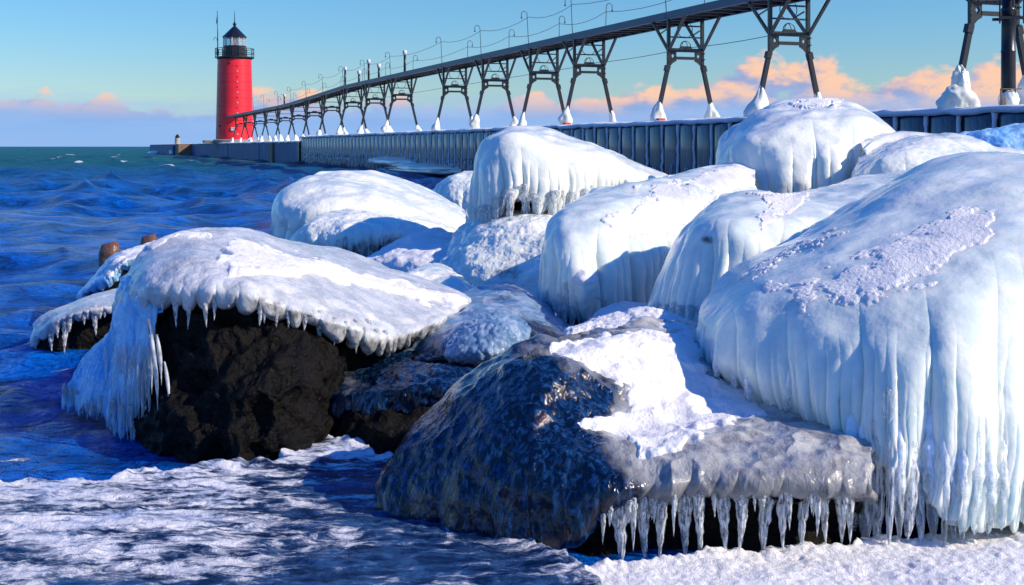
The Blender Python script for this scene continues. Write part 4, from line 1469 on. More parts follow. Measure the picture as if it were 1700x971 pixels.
# ---------- left: big dark boulder with icicle fringe
K_R = [
    [(232, 418, 5.45), (268, 398, 5.48), (320, 388, 5.5), (390, 392, 5.6), (480, 417, 5.7), (600, 453, 5.9), (700, 476, 6.0), (775, 492, 6.1)],
    [(205, 450, 5.32), (255, 425, 5.22), (320, 415, 5.18), (400, 424, 5.2), (490, 442, 5.3), (600, 475, 5.5), (700, 494, 5.8), (788, 500, 6.08)],
    [(192, 490, 5.2), (240, 460, 5.0), (300, 448, 4.92), (400, 456, 4.9), (480, 472, 4.95), (570, 506, 5.05), (660, 530, 5.3), (782, 508, 6.0)],
    [(186, 525, 5.15), (238, 496, 4.92), (300, 488, 4.80), (400, 492, 4.74), (480, 516, 4.80), (560, 540, 4.88), (650, 566, 5.08), (760, 520, 5.9)],
    [(188, 535, 5.15), (240, 505, 4.94), (300, 498, 4.82), (400, 502, 4.76), (480, 528, 4.82), (560, 552, 4.90), (645, 578, 5.10), (750, 525, 5.9)],
    [(205, 530, 5.35), (250, 498, 5.15), (300, 492, 5.05), (400, 495, 5.0), (480, 515, 5.05), (560, 540, 5.1), (640, 560, 5.3), (740, 520, 5.9)],
]
bK = thing('iced_boulder', 'big black boulder at the left with snowy cap, icicle fringe and blue ice drape', 'iced boulder', base_of(K_R[4]), 'iced boulders of the breakwater')
Kb = boulder(bK, 'ice_crust', M['ice_grey'], K_R, [.35, .6, .75, .8, .8, .5], 900, 330, lump=(.28, .018), fine=(.03, .0014),
             bub=(.075, .016, lambda v, x, y: sstep(v, 1.2, 2.6)), flutes=((2.0, 3.6, .09, .016),), rag=(2.8, 3.6, .09, .035),
             thin=lambda v, x, y: .72 * sstep(v, 1.7, 3.3) * sstep(x, 330, 430) - .1 + .05 * sstep(x, 380, 450), seed=12)
snow_patch(Kb, [(345, 395), (420, 398), (520, 425), (620, 455), (720, 478), (795, 492), (780, 508), (730, 508), (640, 492), (560, 470), (500, 458), (430, 455), (380, 455), (350, 435), (375, 412)], h=.022, rough=9, edge=10, nscale=.12, seed=14, oct_=3)
snow_patch(Kb, [(232, 408), (290, 380), (360, 384), (350, 396), (290, 394), (245, 420)], h=.006, rough=3, nscale=.06, seed=15)
rock_under(bK, Kb, 3.0, .16, [
    [(212, 600, 5.05), (262, 600, 4.85), (330, 610, 4.72), (420, 620, 4.66), (500, 620, 4.72), (560, 600, 4.95), (640, 590, 5.3)],
    [(222, 680, 5.0), (268, 700, 4.72), (340, 715, 4.60), (430, 710, 4.55), (510, 700, 4.65), (560, 660, 4.95), (640, 640, 5.3)],
    [(232, 770, 4.95), (280, 790, 4.70), (350, 815, 4.55), (430, 815, 4.52), (510, 800, 4.62), (560, 780, 4.9), (640, 760, 5.3)]],
    [.4, .5, .6, .6, .6], 620, 260, seed=13, amp=.055)
icicles_px(bK, [(290, 488, 545, 10, 4.80), (312, 488, 548, 10, 4.78), (341, 488, 545, 11, 4.76), (357, 490, 532, 10, 4.76), (405, 492, 520, 9, 4.73), (432, 500, 542, 12, 4.75), (438, 505, 538, 7, 4.76),
                (459, 505, 545, 10, 4.78), (478, 512, 545, 9, 4.78), (505, 520, 550, 11, 4.82), (531, 520, 576, 13, 4.84), (555, 530, 573, 9, 4.86), (590, 535, 588, 10, 4.9), (611, 535, 592, 12, 4.94), (606, 545, 570, 5, 4.9), (626, 548, 572, 8, 5.0), (640, 550, 575, 8, 5.02), (270, 492, 520, 7, 4.86), (380, 492, 512, 8, 4.74), (574, 535, 560, 7, 4.88)], ICI, Kb)
# draped ice at its left end: an upper veil, long strands and a fan behind
D_R = [
    [(202, 462, 5.32), (222, 450, 5.28), (248, 448, 5.22)],
    [(186, 520, 5.12), (212, 505, 4.98), (262, 500, 4.88)],
    [(180, 590, 5.06), (205, 590, 4.93), (255, 585, 4.88)],
    [(174, 650, 5.02), (205, 660, 4.92), (252, 650, 4.90)],
    [(172, 690, 5.02), (205, 715, 4.94), (250, 700, 4.93)],
    [(176, 690, 5.06), (206, 712, 5.0), (248, 700, 4.98)]]
boulder(bK, 'ice_drape', M['ice_shade_blue'], D_R, [.08, .08, .06, .05, .04, .02], 420, 420, lump=(.12, .016), fine=(.015, .0015),
        flutes=((-.5, 1.5, .055, .020), (.5, 2.5, .020, .008)), rag=(2.4, 4, .028, .10), seed=16)
F_R = [
    [(172, 560, 5.25), (192, 548, 5.18), (215, 560, 5.1)],
    [(135, 598, 5.25), (165, 585, 5.14), (205, 600, 5.06)],
    [(112, 635, 5.2), (150, 640, 5.08), (198, 640, 5.02)],
    [(104, 660, 5.2), (142, 675, 5.08), (192, 672, 5.02)],
    [(110, 655, 5.28), (145, 668, 5.2), (190, 668, 5.14)]]
boulder(bK, 'ice_fan', M['ice_shade_blue'], F_R, [.12, .16, .18, .14, .06], 420, 260, lump=(.10, .012), fine=(.012, .002), flutes=((0, 1.6, .022, .010),), rag=(1.6, 3, .02, .06), seed=17)
rs_ = random.Random(4)
for k in range(60):
    x = rs_.uniform(172, 256); y0 = rs_.uniform(560, 690); y1 = min(y0 + rs_.uniform(50, 130), float(np.interp(x, [170, 185, 215, 245, 258], [700, 722, 742, 738, 700])) + rs_.uniform(-25, 4))
    if y1 - y0 < 20: continue
    Y = float(np.interp(x, [172, 205, 255], [5.0, 4.9, 4.87])) + rs_.uniform(-.02, .04)
    icicle(bK, P3(x, y0, Y), (y1 - y0) * Y / 2000, rs_.uniform(4, 9) / 2 * Y / 2000, ICI, rs_)
for k in range(44):
    x = rs_.uniform(106, 196); y0 = float(np.interp(x, [104, 142, 192], [640, 668, 668])) + rs_.uniform(-12, 4)
    icicle(bK, P3(x, y0, float(np.interp(x, [104, 142, 192], [5.2, 5.07, 5.0]))), rs_.uniform(.03, .085), rs_.uniform(.004, .009), ICS, rs_)
# the loose hanging strands right of the drape
for (x, y0, y1, w, Y, bx) in [(262, 530, 695, 7, 4.76, 16), (281, 600, 680, 5, 4.74, 8), (252, 560, 655, 5, 4.80, 2), (268, 555, 640, 6, 4.76, 8)]:
    pts = [P3(x - bx * (1 - t) ** 2, y0 + (y1 - y0) * t, Y) - np.array(bK.location) for t in np.linspace(0, 1, 14)]
    r_ = [w / 2 * Y / 2000 * (.45 + .8 * sin(pi * min(1, t * 1.25)) ** .8 + .15 * sin(t * 40)) * (1 - t ** 4 * .9) for t in np.linspace(0, 1, 14)]
    MB().tube(pts, r_, 10).put('ice_strand', M['icicle'], bK, smooth=True)

# ---------- small boulder at the far left edge of the shore
L_R = [
    [(75, 528, 7.35), (110, 505, 7.5), (150, 492, 7.6), (200, 482, 7.7), (240, 480, 7.8)],
    [(52, 548, 7.1), (85, 525, 7.05), (130, 508, 7.05), (190, 498, 7.1), (240, 495, 7.2)],
    [(48, 568, 6.98), (75, 545, 6.9), (115, 526, 6.86), (180, 512, 6.9), (240, 508, 7.0)],
    [(50, 575, 6.98), (78, 552, 6.92), (115, 532, 6.9), (180, 518, 6.92), (240, 515, 7.0)],
    [(62, 570, 7.08), (85, 548, 7.02), (120, 530, 7.0), (180, 515, 7.02), (240, 512, 7.1)]]
bL = thing('iced_boulder', 'low brown boulder in the water at the far left, with thin lavender ice cap', 'iced boulder', base_of(L_R[3]), 'iced boulders of the breakwater')
Lb = boulder(bL, 'ice_crust', M['ice_grey'], L_R, [.3, .5, .6, .6, .4], 420, 150, lump=(.2, .014), flutes=((1, 2.4, .06, .012),), rag=(1.6, 2.6, .06, .03), thin=lambda v, x, y: .35 * sstep(v, 1.3, 2.4) * sstep(x, 70, 100), seed=21)
rock_under(bL, Lb, 1.6, .10, [
    [(60, 575, 7.0), (85, 565, 6.95), (120, 560, 6.95), (180, 560, 7.0), (240, 560, 7.1)],
    [(58, 612, 6.95), (85, 612, 6.9), (120, 612, 6.9), (180, 612, 6.95), (240, 612, 7.1)]], [.3, .4, .5, .5], 300, 110, seed=22, amp=.03)
icicles_px(bL, [(86, 548, 585, 10, 6.9), (109, 535, 588, 11, 6.88), (116, 528, 552, 9, 6.88), (157, 512, 558, 12, 6.88), (166, 512, 530, 8, 6.88), (174, 510, 528, 8, 6.88), (60, 560, 580, 9, 6.95), (95, 542, 562, 8, 6.9), (140, 520, 540, 7, 6.88)], ICI, Lb)

# ---------- ice tongue behind it
M_R = [
    [(150, 478, 9.2), (172, 442, 9.4), (200, 420, 9.5), (232, 406, 9.6), (300, 398, 9.7)],
    [(132, 488, 9.0), (160, 458, 9.0), (192, 436, 9.0), (232, 420, 9.1), (300, 415, 9.2)],
    [(126, 493, 8.9), (155, 475, 8.8), (185, 462, 8.75), (205, 440, 8.8), (300, 432, 8.9)],
    [(128, 496, 8.9), (156, 482, 8.82), (184, 472, 8.8), (205, 450, 8.85), (300, 442, 8.95)],
    [(140, 496, 9.0), (160, 482, 8.95), (186, 468, 8.95), (210, 450, 9.0), (300, 442, 9.1)]]
bM = thing('iced_boulder', 'narrow iced boulder with dark hollow, in front of the two timber posts', 'iced boulder', base_of(M_R[3]), 'iced boulders of the breakwater')
Mb = boulder(bM, 'ice_crust', M['ice_shade_blue'], M_R, [.3, .5, .6, .6, .4], 360, 130, lump=(.2, .02), flutes=((.5, 2.4, .06, .014),), rag=(1.6, 2.6, .07, .05), seed=24)
snow_patch(Mb, [(165, 450), (200, 415), (250, 398), (310, 392), (310, 430), (250, 430), (210, 440), (195, 455), (180, 470)], h=.012, rough=4, m=M['snow'], seed=25, nmin=-.2)
rock_under(bM, Mb, 1.6, .12, [[(150, 500, 8.9), (186, 500, 8.85), (220, 500, 8.85), (300, 500, 8.95)], [(150, 530, 8.9), (186, 530, 8.85), (220, 530, 8.85), (300, 530, 8.95)]], [.3, .4, .5, .5], 240, 80, seed=26)

# timber posts
for (x, y0, y1, w, Y, lab, s) in ((182, 401, 445, 38, 11.0, 'thicker ice-glazed brown timber post standing in the water', 1), (247, 389, 420, 33, 11.6, 'shorter brown timber post, just above the snowy cap of the black boulder', 2)):
    p0 = P3(x, y0, Y); wd = w * Y / 2000
    k = thing('timber_post', lab, 'post', (p0[0], Y, 0), 'timber posts in the water')
    n = 14; zs = np.linspace(-.5, p0[2], 14)
    V = []
    for i, z in enumerate(zs):
        for j in range(n):
            a = 2 * pi * j / n; sq = 1 / max(abs(cos(a)), abs(sin(a))) ** .6
            r_ = wd / 2 * .86 * sq * (1 + .07 * float(vnoise(np.array([cos(a) * 2 + s * 7, sin(a) * 2, z * 4]), 3)))
            if i == 13: r_ *= .78
            V.append((r_ * cos(a), r_ * sin(a), z - (.01 if i == 13 else .02 if i == 12 else 0) + .02 * cos(a) * (i > 11)))
    F = [(i * n + j, i * n + (j + 1) % n, (i + 1) * n + (j + 1) % n, (i + 1) * n + j) for i in range(13) for j in range(n)] + [tuple(13 * n + j for j in range(n))]
    o = put('post', raw_mesh('post', V, F, M['wood'], True), k)

# ---------- middle: bubbly blue boulder and the ledge below it
N1_R = [
    [(672, 535, 6.0), (730, 510, 6.2), (800, 490, 6.35), (865, 482, 6.4), (905, 512, 6.2), (950, 552, 5.9), (1010, 568, 5.8)],
    [(650, 555, 5.8), (720, 535, 5.8), (790, 520, 5.75), (865, 515, 5.8), (905, 535, 5.75), (950, 562, 5.6), (1010, 576, 5.6)],
    [(640, 575, 5.65), (700, 568, 5.5), (745, 560, 5.35), (800, 545, 5.28), (880, 550, 5.35), (950, 572, 5.4), (1010, 586, 5.45)],
    [(625, 598, 5.55), (690, 598, 5.38), (738, 592, 5.22), (800, 590, 5.15), (880, 590, 5.2), (950, 598, 5.28), (1010, 606, 5.4)],
    [(640, 596, 5.7), (690, 594, 5.55), (740, 588, 5.4), (800, 585, 5.35), (880, 586, 5.35), (950, 594, 5.4), (1010, 602, 5.5)]]
bN = thing('iced_boulder', 'dark boulder in the middle under bubbly blue ice, behind the front glazed boulder', 'iced boulder', base_of(N1_R[3]), 'iced boulders of the breakwater')
N1 = boulder(bN, 'ice_crust', M['slab_ice'], N1_R, [.3, .5, .6, .6, .4], 700, 260, lump=(.2, .02), fine=(.02, .001), bub=(.045, .006), flutes=((1.0, 3, .10, .012),),
             thin=lambda v, x, y: .35 + .55 * sstep(x, 780, 880) * sstep(v, .8, 1.8) + .4 * sstep(v, 1.6, 2.6), seed=31)
rock_under(bN, N1, 2.6, .14, [
    [(620, 640, 5.35), (690, 640, 5.2), (745, 640, 5.05), (800, 640, 5.0), (880, 640, 5.0), (1010, 650, 5.2)],
    [(620, 760, 5.3), (690, 760, 5.15), (745, 760, 5.0), (800, 760, 4.95), (880, 760, 4.95), (1010, 760, 5.2)]], [.4, .5, .5, .5], 480, 150, seed=32, amp=.03)
# knob of clear bubbles
V_R = [
    [(775, 540, 5.35), (800, 530, 5.4), (835, 526, 5.4), (870, 535, 5.4)],
    [(748, 565, 5.2), (785, 552, 5.15), (830, 545, 5.15), (880, 555, 5.25)],
    [(738, 592, 5.12), (775, 590, 5.06), (825, 585, 5.06), (870, 575, 5.2)],
    [(745, 600, 5.14), (780, 602, 5.1), (825, 598, 5.12), (865, 585, 5.25)],
    [(760, 596, 5.3), (790, 596, 5.3), (825, 590, 5.3), (860, 580, 5.35)]]
boulder(bN, 'bubbly_ice', M['slab_ice'], V_R, [.2, .3, .3, .3, .1], 420, 240, lump=(.1, .01), fine=(.01, .0008), bub=(.030, .016), seed=33)
N2_R = [
    [(568, 622, 5.1), (620, 604, 5.25), (700, 598, 5.3), (790, 600, 5.2), (880, 630, 5.0), (960, 660, 4.9)],
    [(545, 640, 4.95), (600, 634, 4.92), (680, 628, 4.86), (760, 626, 4.82), (850, 645, 4.75), (960, 680, 4.7)],
    [(540, 665, 4.88), (590, 656, 4.78), (680, 650, 4.72), (760, 645, 4.70), (850, 660, 4.66), (960, 700, 4.6)],
    [(541, 690, 4.88), (590, 682, 4.76), (670, 685, 4.72), (760, 670, 4.72), (850, 690, 4.66), (960, 720, 4.6)],
    [(552, 700, 4.98), (592, 690, 4.9), (670, 690, 4.86), (760, 675, 4.85), (850, 700, 4.8), (960, 725, 4.7)]]
bN2 = thing('iced_boulder', 'low black ledge boulder with glassy ice and small icicles, below the bubbly blue boulder', 'iced boulder', base_of(N2_R[3]), 'iced boulders of the breakwater')
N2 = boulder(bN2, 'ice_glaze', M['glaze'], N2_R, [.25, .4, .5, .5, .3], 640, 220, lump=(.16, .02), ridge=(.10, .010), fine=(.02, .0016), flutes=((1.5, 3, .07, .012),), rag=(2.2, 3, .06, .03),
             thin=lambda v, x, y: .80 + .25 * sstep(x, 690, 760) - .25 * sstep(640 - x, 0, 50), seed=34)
rock_under(bN2, N2, 2.3, .05, [
    [(548, 720, 4.8), (600, 720, 4.68), (680, 720, 4.62), (760, 720, 4.62), (850, 730, 4.6), (960, 740, 4.55)],
    [(545, 800, 4.75), (600, 800, 4.62), (680, 800, 4.55), (760, 800, 4.55), (850, 800, 4.5), (960, 800, 4.5)]], [.3, .4, .4, .4], 480, 160, seed=35, amp=.035)
icicles_px(bN2, [(547, 690, 725, 8, 4.86), (552, 690, 718, 6, 4.84), (562, 690, 722, 7, 4.82), (572, 690, 712, 6, 4.8), (583, 700, 726, 6, 4.76), (598, 692, 714, 6, 4.74), (605, 725, 765, 6, 4.70), (611, 735, 770, 5, 4.70), (590, 715, 745, 5, 4.72), (606, 690, 720, 7, 4.74)])

# ---------- ice mass with icicle tuft, centre
F_R = [
    [(915, 362, 6.9), (945, 336, 7.0), (985, 320, 7.2), (1045, 306, 7.5), (1110, 293, 7.8), (1180, 276, 8.3), (1260, 275, 8.6)],
    [(903, 385, 6.72), (930, 362, 6.65), (985, 345, 6.7), (1060, 330, 6.95), (1120, 322, 7.2), (1190, 305, 7.6), (1260, 305, 8.0)],
    [(898, 425, 6.6), (925, 405, 6.42), (985, 395, 6.4), (1050, 385, 6.6), (1110, 370, 6.9), (1180, 350, 7.2), (1260, 345, 7.5)],
    [(897, 465, 6.55), (925, 455, 6.34), (975, 450, 6.28), (1040, 440, 6.45), (1100, 420, 6.75), (1170, 400, 7.0), (1260, 390, 7.2)],
    [(902, 505, 6.55), (930, 520, 6.36), (975, 525, 6.30), (1030, 520, 6.45), (1090, 510, 6.7), (1170, 490, 7.0), (1260, 470, 7.2)],
    [(915, 495, 6.7), (940, 500, 6.6), (980, 505, 6.5), (1030, 505, 6.65), (1090, 495, 6.9), (1170, 480, 7.1), (1260, 460, 7.3)]]
bF = thing('iced_boulder', 'pale blue central iced boulder, snowy on top, icicle tuft hanging at its lower left', 'iced boulder', base_of(F_R[4]), 'iced boulders of the breakwater')
Fb = boulder(bF, 'ice_crust', M['ice'], F_R, [.4, .7, .8, .8, .7, .4], 760, 360, lump=(.40, .030), fine=(.04, .001), flutes=((1.2, 3.2, .26, .05), (2, 3.8, .07, .020)), rag=(3.0, 4, .08, .05), seed=41,
             thin=lambda v, x, y: .25 * np.exp(-(((x - 1075) / 40) ** 2 + ((y - 400) / 25) ** 2)))
snow_patch(Fb, [(1005, 372), (1060, 330), (1100, 305), (1150, 300), (1185, 330), (1165, 360), (1130, 395), (1085, 420), (1065, 425), (1080, 395), (1030, 382)], h=.014, rough=20, nscale=.16, seed=42, nmin=-.1, edge=12)
snow_patch(Fb, [(1135, 300), (1200, 275), (1262, 270), (1262, 305), (1190, 330)], h=.012, rough=6, nscale=.1, seed=46, nmin=-.1)
rock_under(bF, Fb, 3.0, .2, [[(930, 560, 6.5), (1000, 560, 6.45), (1100, 550, 6.8), (1260, 540, 7.2)], [(930, 640, 6.5), (1000, 640, 6.45), (1100, 640, 6.8), (1260, 640, 7.2)]], [.4, .5, .5, .5], 260, 90, seed=43)
icicles_px(bF, [(912, 485, 548, 14, 6.5), (928, 490, 545, 10, 6.42), (938, 490, 562, 14, 6.36), (952, 485, 562, 14, 6.3), (962, 500, 548, 10, 6.3), (975, 480, 545, 26, 6.22), (990, 490, 530, 16, 6.26), (944, 470, 520, 14, 6.28), (920, 500, 528, 7, 6.46), (968, 505, 555, 9, 6.28), (1000, 500, 528, 12, 6.3)], ICI, Fb)
icicles_along(Fb, 3.8, 905, 1080, 18, (.04, .12), (.008, .016), ICI, seed=3)
# snowy bulge on it
T_R = [[(955, 452, 6.25), (970, 448, 6.26), (990, 455, 6.3)], [(948, 468, 6.22), (968, 470, 6.16), (992, 468, 6.22)], [(950, 500, 6.25), (972, 520, 6.18), (992, 500, 6.25)], [(960, 520, 6.27), (974, 535, 6.24), (988, 520, 6.28)]]
tb = boulder(bF, 'ice_bulge', M['ice'], T_R, [.06, .12, .1, .04], 200, 140, lump=(.08, .008), fine=(.02, .001), seed=44)
snow_patch(tb, [(940, 462), (965, 445), (990, 450), (998, 466), (975, 474), (950, 474)], h=.014, rough=3, nscale=.03, seed=45, nmin=-.5)

# ---------- ridge behind the great slab
C_R = [
    [(1168, 352, 6.05), (1190, 332, 6.15), (1240, 321, 6.25), (1320, 326, 6.4), (1420, 305, 6.7), (1520, 285, 7.0), (1640, 270, 7.1)],
    [(1135, 385, 5.9), (1165, 360, 5.82), (1225, 342, 5.8), (1320, 345, 5.9), (1420, 330, 6.2), (1540, 305, 6.5), (1640, 300, 6.6)],
    [(1105, 430, 5.8), (1145, 408, 5.6), (1210, 390, 5.45), (1300, 385, 5.5), (1400, 370, 5.8), (1540, 340, 6.1), (1640, 330, 6.2)],
    [(1085, 480, 5.76), (1125, 475, 5.52), (1185, 460, 5.35), (1290, 440, 5.35), (1400, 410, 5.6), (1540, 380, 5.9), (1640, 370, 6.0)],
    [(1078, 530, 5.74), (1115, 545, 5.52), (1170, 545, 5.34), (1280, 530, 5.34), (1400, 500, 5.5), (1540, 460, 5.8), (1640, 450, 5.9)],
    [(1095, 525, 5.9), (1125, 535, 5.7), (1175, 535, 5.5), (1280, 520, 5.5), (1400, 490, 5.6), (1540, 450, 5.9), (1640, 440, 6.0)]]
bC = thing('iced_boulder', 'long iced boulder with a dark spot near its left end, behind the largest one', 'iced boulder', base_of(C_R[4]), 'iced boulders of the breakwater')
Cb = boulder(bC, 'ice_crust', M['ice'], C_R, [.35, .6, .7, .7, .6, .4], 800, 330, lump=(.34, .026), fine=(.04, .001), flutes=((1.0, 3.0, .16, .030), (1.8, 3.6, .05, .014)), rag=(3.0, 4, .06, .03), seed=51,
             thin=lambda v, x, y: .80 * np.exp(-(((x - 1176) / 16) ** 2 + ((y - 398) / 9) ** 2)) + .2 * np.exp(-(((x - 1180) / 30) ** 2 + ((y - 430) / 40) ** 2)))
snow_patch(Cb, [(1235, 318), (1300, 318), (1345, 322), (1330, 345), (1290, 362), (1265, 385), (1255, 360), (1280, 340)], h=.008, rough=7, nscale=.06, seed=52)
icicles_along(Cb, 3.6, 1080, 1180, 14, (.05, .13), (.012, .022), ICB, seed=9, up=.03)

# snow drift at the back of the front boulder
O3 = [
    [(970, 540, 5.6), (1010, 525, 5.8), (1060, 515, 5.9), (1110, 520, 5.9), (1200, 540, 5.8)],
    [(945, 555, 5.2), (1000, 545, 5.2), (1060, 538, 5.2), (1120, 540, 5.2), (1200, 560, 5.2)],
    [(940, 575, 4.7), (1000, 568, 4.7), (1060, 565, 4.7), (1120, 565, 4.7), (1200, 580, 4.7)],
    [(940, 640, 4.6), (1000, 640, 4.6), (1060, 640, 4.6), (1120, 640, 4.6), (1200, 640, 4.6)]]
o3 = thing('snow_drift', 'blue-shaded snow drift wedged between the front boulder and the pale central ice', 'snow drift', base_of(O3[2]))
boulder(o3, 'snow', M['snow'], O3, [.2, .3, .3, .3], 420, 220, lump=(.2, .02), fine=(.02, .005), seed=55)

# ---------- tallest mound, right of centre
D_R = [
    [(1205, 238, 9.2), (1240, 203, 9.3), (1290, 178, 9.4), (1350, 169, 9.5), (1410, 178, 9.5), (1460, 203, 9.4), (1490, 225, 9.3)],
    [(1186, 262, 9.0), (1222, 228, 8.85), (1285, 203, 8.75), (1350, 195, 8.7), (1415, 202, 8.75), (1470, 228, 8.9), (1500, 250, 9.0)],
    [(1180, 282, 8.9), (1220, 262, 8.62), (1285, 245, 8.45), (1350, 240, 8.4), (1415, 240, 8.45), (1475, 258, 8.7), (1505, 285, 8.8)],
    [(1188, 300, 8.85), (1228, 300, 8.52), (1285, 290, 8.34), (1350, 285, 8.3), (1415, 280, 8.35), (1475, 285, 8.6), (1505, 300, 8.8)],
    [(1200, 312, 8.85), (1235, 328, 8.5), (1290, 332, 8.34), (1350, 330, 8.3), (1415, 320, 8.35), (1475, 310, 8.6), (1505, 315, 8.8)],
    [(1210, 330, 8.9), (1240, 350, 8.6), (1290, 360, 8.45), (1350, 360, 8.4), (1415, 350, 8.45), (1475, 340, 8.7), (1505, 340, 8.8)]]
bD = thing('iced_boulder', 'tallest rounded mound of white ice, standing before the pier wall right of centre', 'iced boulder', base_of(D_R[4]), 'iced boulders of the breakwater')
Db = boulder(bD, 'ice_crust', M['ice_far'], D_R, [.5, .9, 1.1, 1.1, 1.0, .9], 720, 330, lump=(.45, .045), fine=(.05, .0015), flutes=((.6, 2.6, .42, .09), (1.4, 3.6, .12, .030)), rag=(3, 4, .15, .06), seed=61)
snow_patch(Db, [(1310, 172), (1350, 160), (1400, 166), (1385, 178), (1330, 180)], h=.02, rough=5, nscale=.1, seed=62)
E_R = [
    [(1432, 252, 8.2), (1470, 230, 8.4), (1520, 219, 8.5), (1580, 224, 8.5), (1650, 245, 8.4), (1730, 268, 8.3)],
    [(1418, 278, 8.0), (1455, 252, 7.9), (1510, 240, 7.85), (1580, 244, 7.85), (1650, 262, 7.9), (1730, 285, 8.0)],
    [(1412, 300, 7.9), (1450, 290, 7.65), (1510, 280, 7.55), (1580, 280, 7.55), (1650, 290, 7.6), (1730, 300, 7.8)],
    [(1415, 340, 7.85), (1450, 340, 7.6), (1510, 340, 7.5), (1580, 340, 7.5), (1650, 340, 7.6), (1730, 340, 7.8)]]
bE = thing('iced_boulder', 'smooth white iced hump just right of the tallest mound', 'iced boulder', base_of(E_R[3]), 'iced boulders of the breakwater')
boulder(bE, 'ice_crust', M['ice_far'], E_R, [.4, .7, .8, .8], 480, 220, lump=(.4, .035), fine=(.05, .003), flutes=((1, 2.4, .30, .04),), seed=65)
Q_R = [
    [(1570, 242, 11.5), (1620, 222, 11.6), (1690, 214, 11.7), (1780, 206, 11.8), (1900, 205, 11.9), (2050, 220, 12)],
    [(1560, 262, 11.0), (1620, 245, 10.9), (1690, 240, 10.8), (1780, 235, 10.8), (1900, 235, 10.9), (2060, 250, 11.2)],
    [(1560, 320, 10.9), (1620, 320, 10.7), (1690, 320, 10.6), (1780, 320, 10.6), (1900, 320, 10.7), (2060, 320, 11)]]
bQ = thing('iced_boulder', 'blue-shaded iced ridge at the right edge, under the pier wall', 'iced boulder', base_of(Q_R[2]), 'iced boulders of the breakwater')
boulder(bQ, 'ice_crust', M['ice_shade_blue'], Q_R, [.5, .8, .9], 480, 170, lump=(.5, .05), fine=(.06, .006), bub=(.16, .03), seed=67)  # ridge in shade: the shade is put in as blue ice colour

# ---------- overhanging hood and the slope under it
G_R = [
    [(800, 258, 10.0), (812, 232, 10.1), (840, 214, 10.2), (885, 213, 10.3), (940, 228, 10.4), (1010, 253, 10.6), (1080, 280, 10.8), (1112, 295, 10.9)],
    [(786, 280, 9.85), (800, 250, 9.7), (840, 235, 9.6), (895, 236, 9.6), (955, 250, 9.7), (1020, 270, 9.9), (1080, 292, 10.2), (1116, 302, 10.6)],
    [(780, 305, 9.8), (800, 285, 9.55), (845, 275, 9.4), (900, 275, 9.4), (955, 282, 9.5), (1020, 292, 9.7), (1080, 305, 10.1), (1116, 310, 10.5)],
    [(778, 335, 9.8), (805, 340, 9.5), (845, 318, 9.34), (905, 325, 9.32), (955, 322, 9.42), (1020, 315, 9.7), (1080, 315, 10.1), (1116, 318, 10.5)],
    [(776, 350, 9.8), (808, 366, 9.48), (845, 330, 9.34), (908, 340, 9.32), (955, 335, 9.42), (1020, 325, 9.7), (1080, 325, 10.1), (1116, 325, 10.5)],
    [(800, 330, 10.0), (820, 340, 9.8), (850, 318, 9.65), (905, 328, 9.65), (955, 322, 9.7), (1020, 318, 9.9), (1080, 318, 10.2), (1112, 318, 10.5)]]
bG = thing('iced_boulder', 'white ice hood overhanging like a breaking wave, with icicles and dark gaps under its lip', 'iced boulder', base_of(G_R[4]), 'iced boulders of the breakwater')
Gb = boulder(bG, 'ice_crust', M['ice_far'], G_R, [.5, .8, .9, .9, .8, .5], 760, 330, lump=(.40, .03), fine=(.05, .0015), flutes=((1.0, 3.0, .26, .07), (1.6, 3.6, .085, .035)), rag=(2.6, 4, .10, .10), seed=71)
icicles_along(Gb, 3.9, 778, 830, 12, (.08, .26), (.018, .035), ICI, seed=2, up=.06)
icicles_along(Gb, 3.9, 830, 985, 22, (.06, .26), (.016, .036), ICB, seed=5, up=.06)
rock_under(bG, Gb, 3.0, .28, [[(830, 370, 9.75), (900, 380, 9.7), (960, 380, 9.75), (1110, 370, 10.4)], [(830, 480, 9.75), (900, 480, 9.7), (960, 480, 9.75), (1110, 480, 10.4)]], [.4, .5, .5, .5], 260, 90, seed=72)
H_R = [
    [(760, 385, 9.7), (800, 355, 9.75), (845, 338, 9.75), (890, 345, 9.7), (940, 362, 9.6), (1010, 380, 9.5)],
    [(728, 418, 9.5), (790, 385, 9.25), (845, 368, 9.1), (895, 372, 9.0), (945, 385, 9.0), (1010, 400, 9.0)],
    [(706, 445, 9.3), (770, 425, 8.95), (830, 415, 8.7), (895, 415, 8.6), (950, 420, 8.6), (1010, 430, 8.6)],
    [(700, 458, 9.2), (752, 460, 8.8), (815, 470, 8.45), (895, 465, 8.3), (950, 465, 8.3), (1010, 470, 8.3)],
    [(700, 520, 9.1), (752, 525, 8.7), (815, 530, 8.35), (895, 530, 8.2), (950, 530, 8.2), (1010, 530, 8.2)]]
bH = thing('iced_boulder', 'sloping iced boulder with scaly blue left flank, under the white ice hood', 'iced boulder', base_of(H_R[3]), 'iced boulders of the breakwater')
Hb = boulder(bH, 'ice_crust', M['ice_far'], H_R, [.4, .7, .8, .8, .7], 680, 320, lump=(.35, .04), fine=(.03, .004), bub=(.10, .045, lambda v, x, y: .1 + .9 * sstep(800 - x + .3 * (430 - y), 0, 40)), seed=74,
             thin=lambda v, x, y: .55 * np.exp(-(((x - 845) / 30) ** 2 + ((y - 455) / 30) ** 2)) + .15 + .25 * np.exp(-(((x - 890) / 30) ** 2 + ((y - 400) / 40) ** 2)))

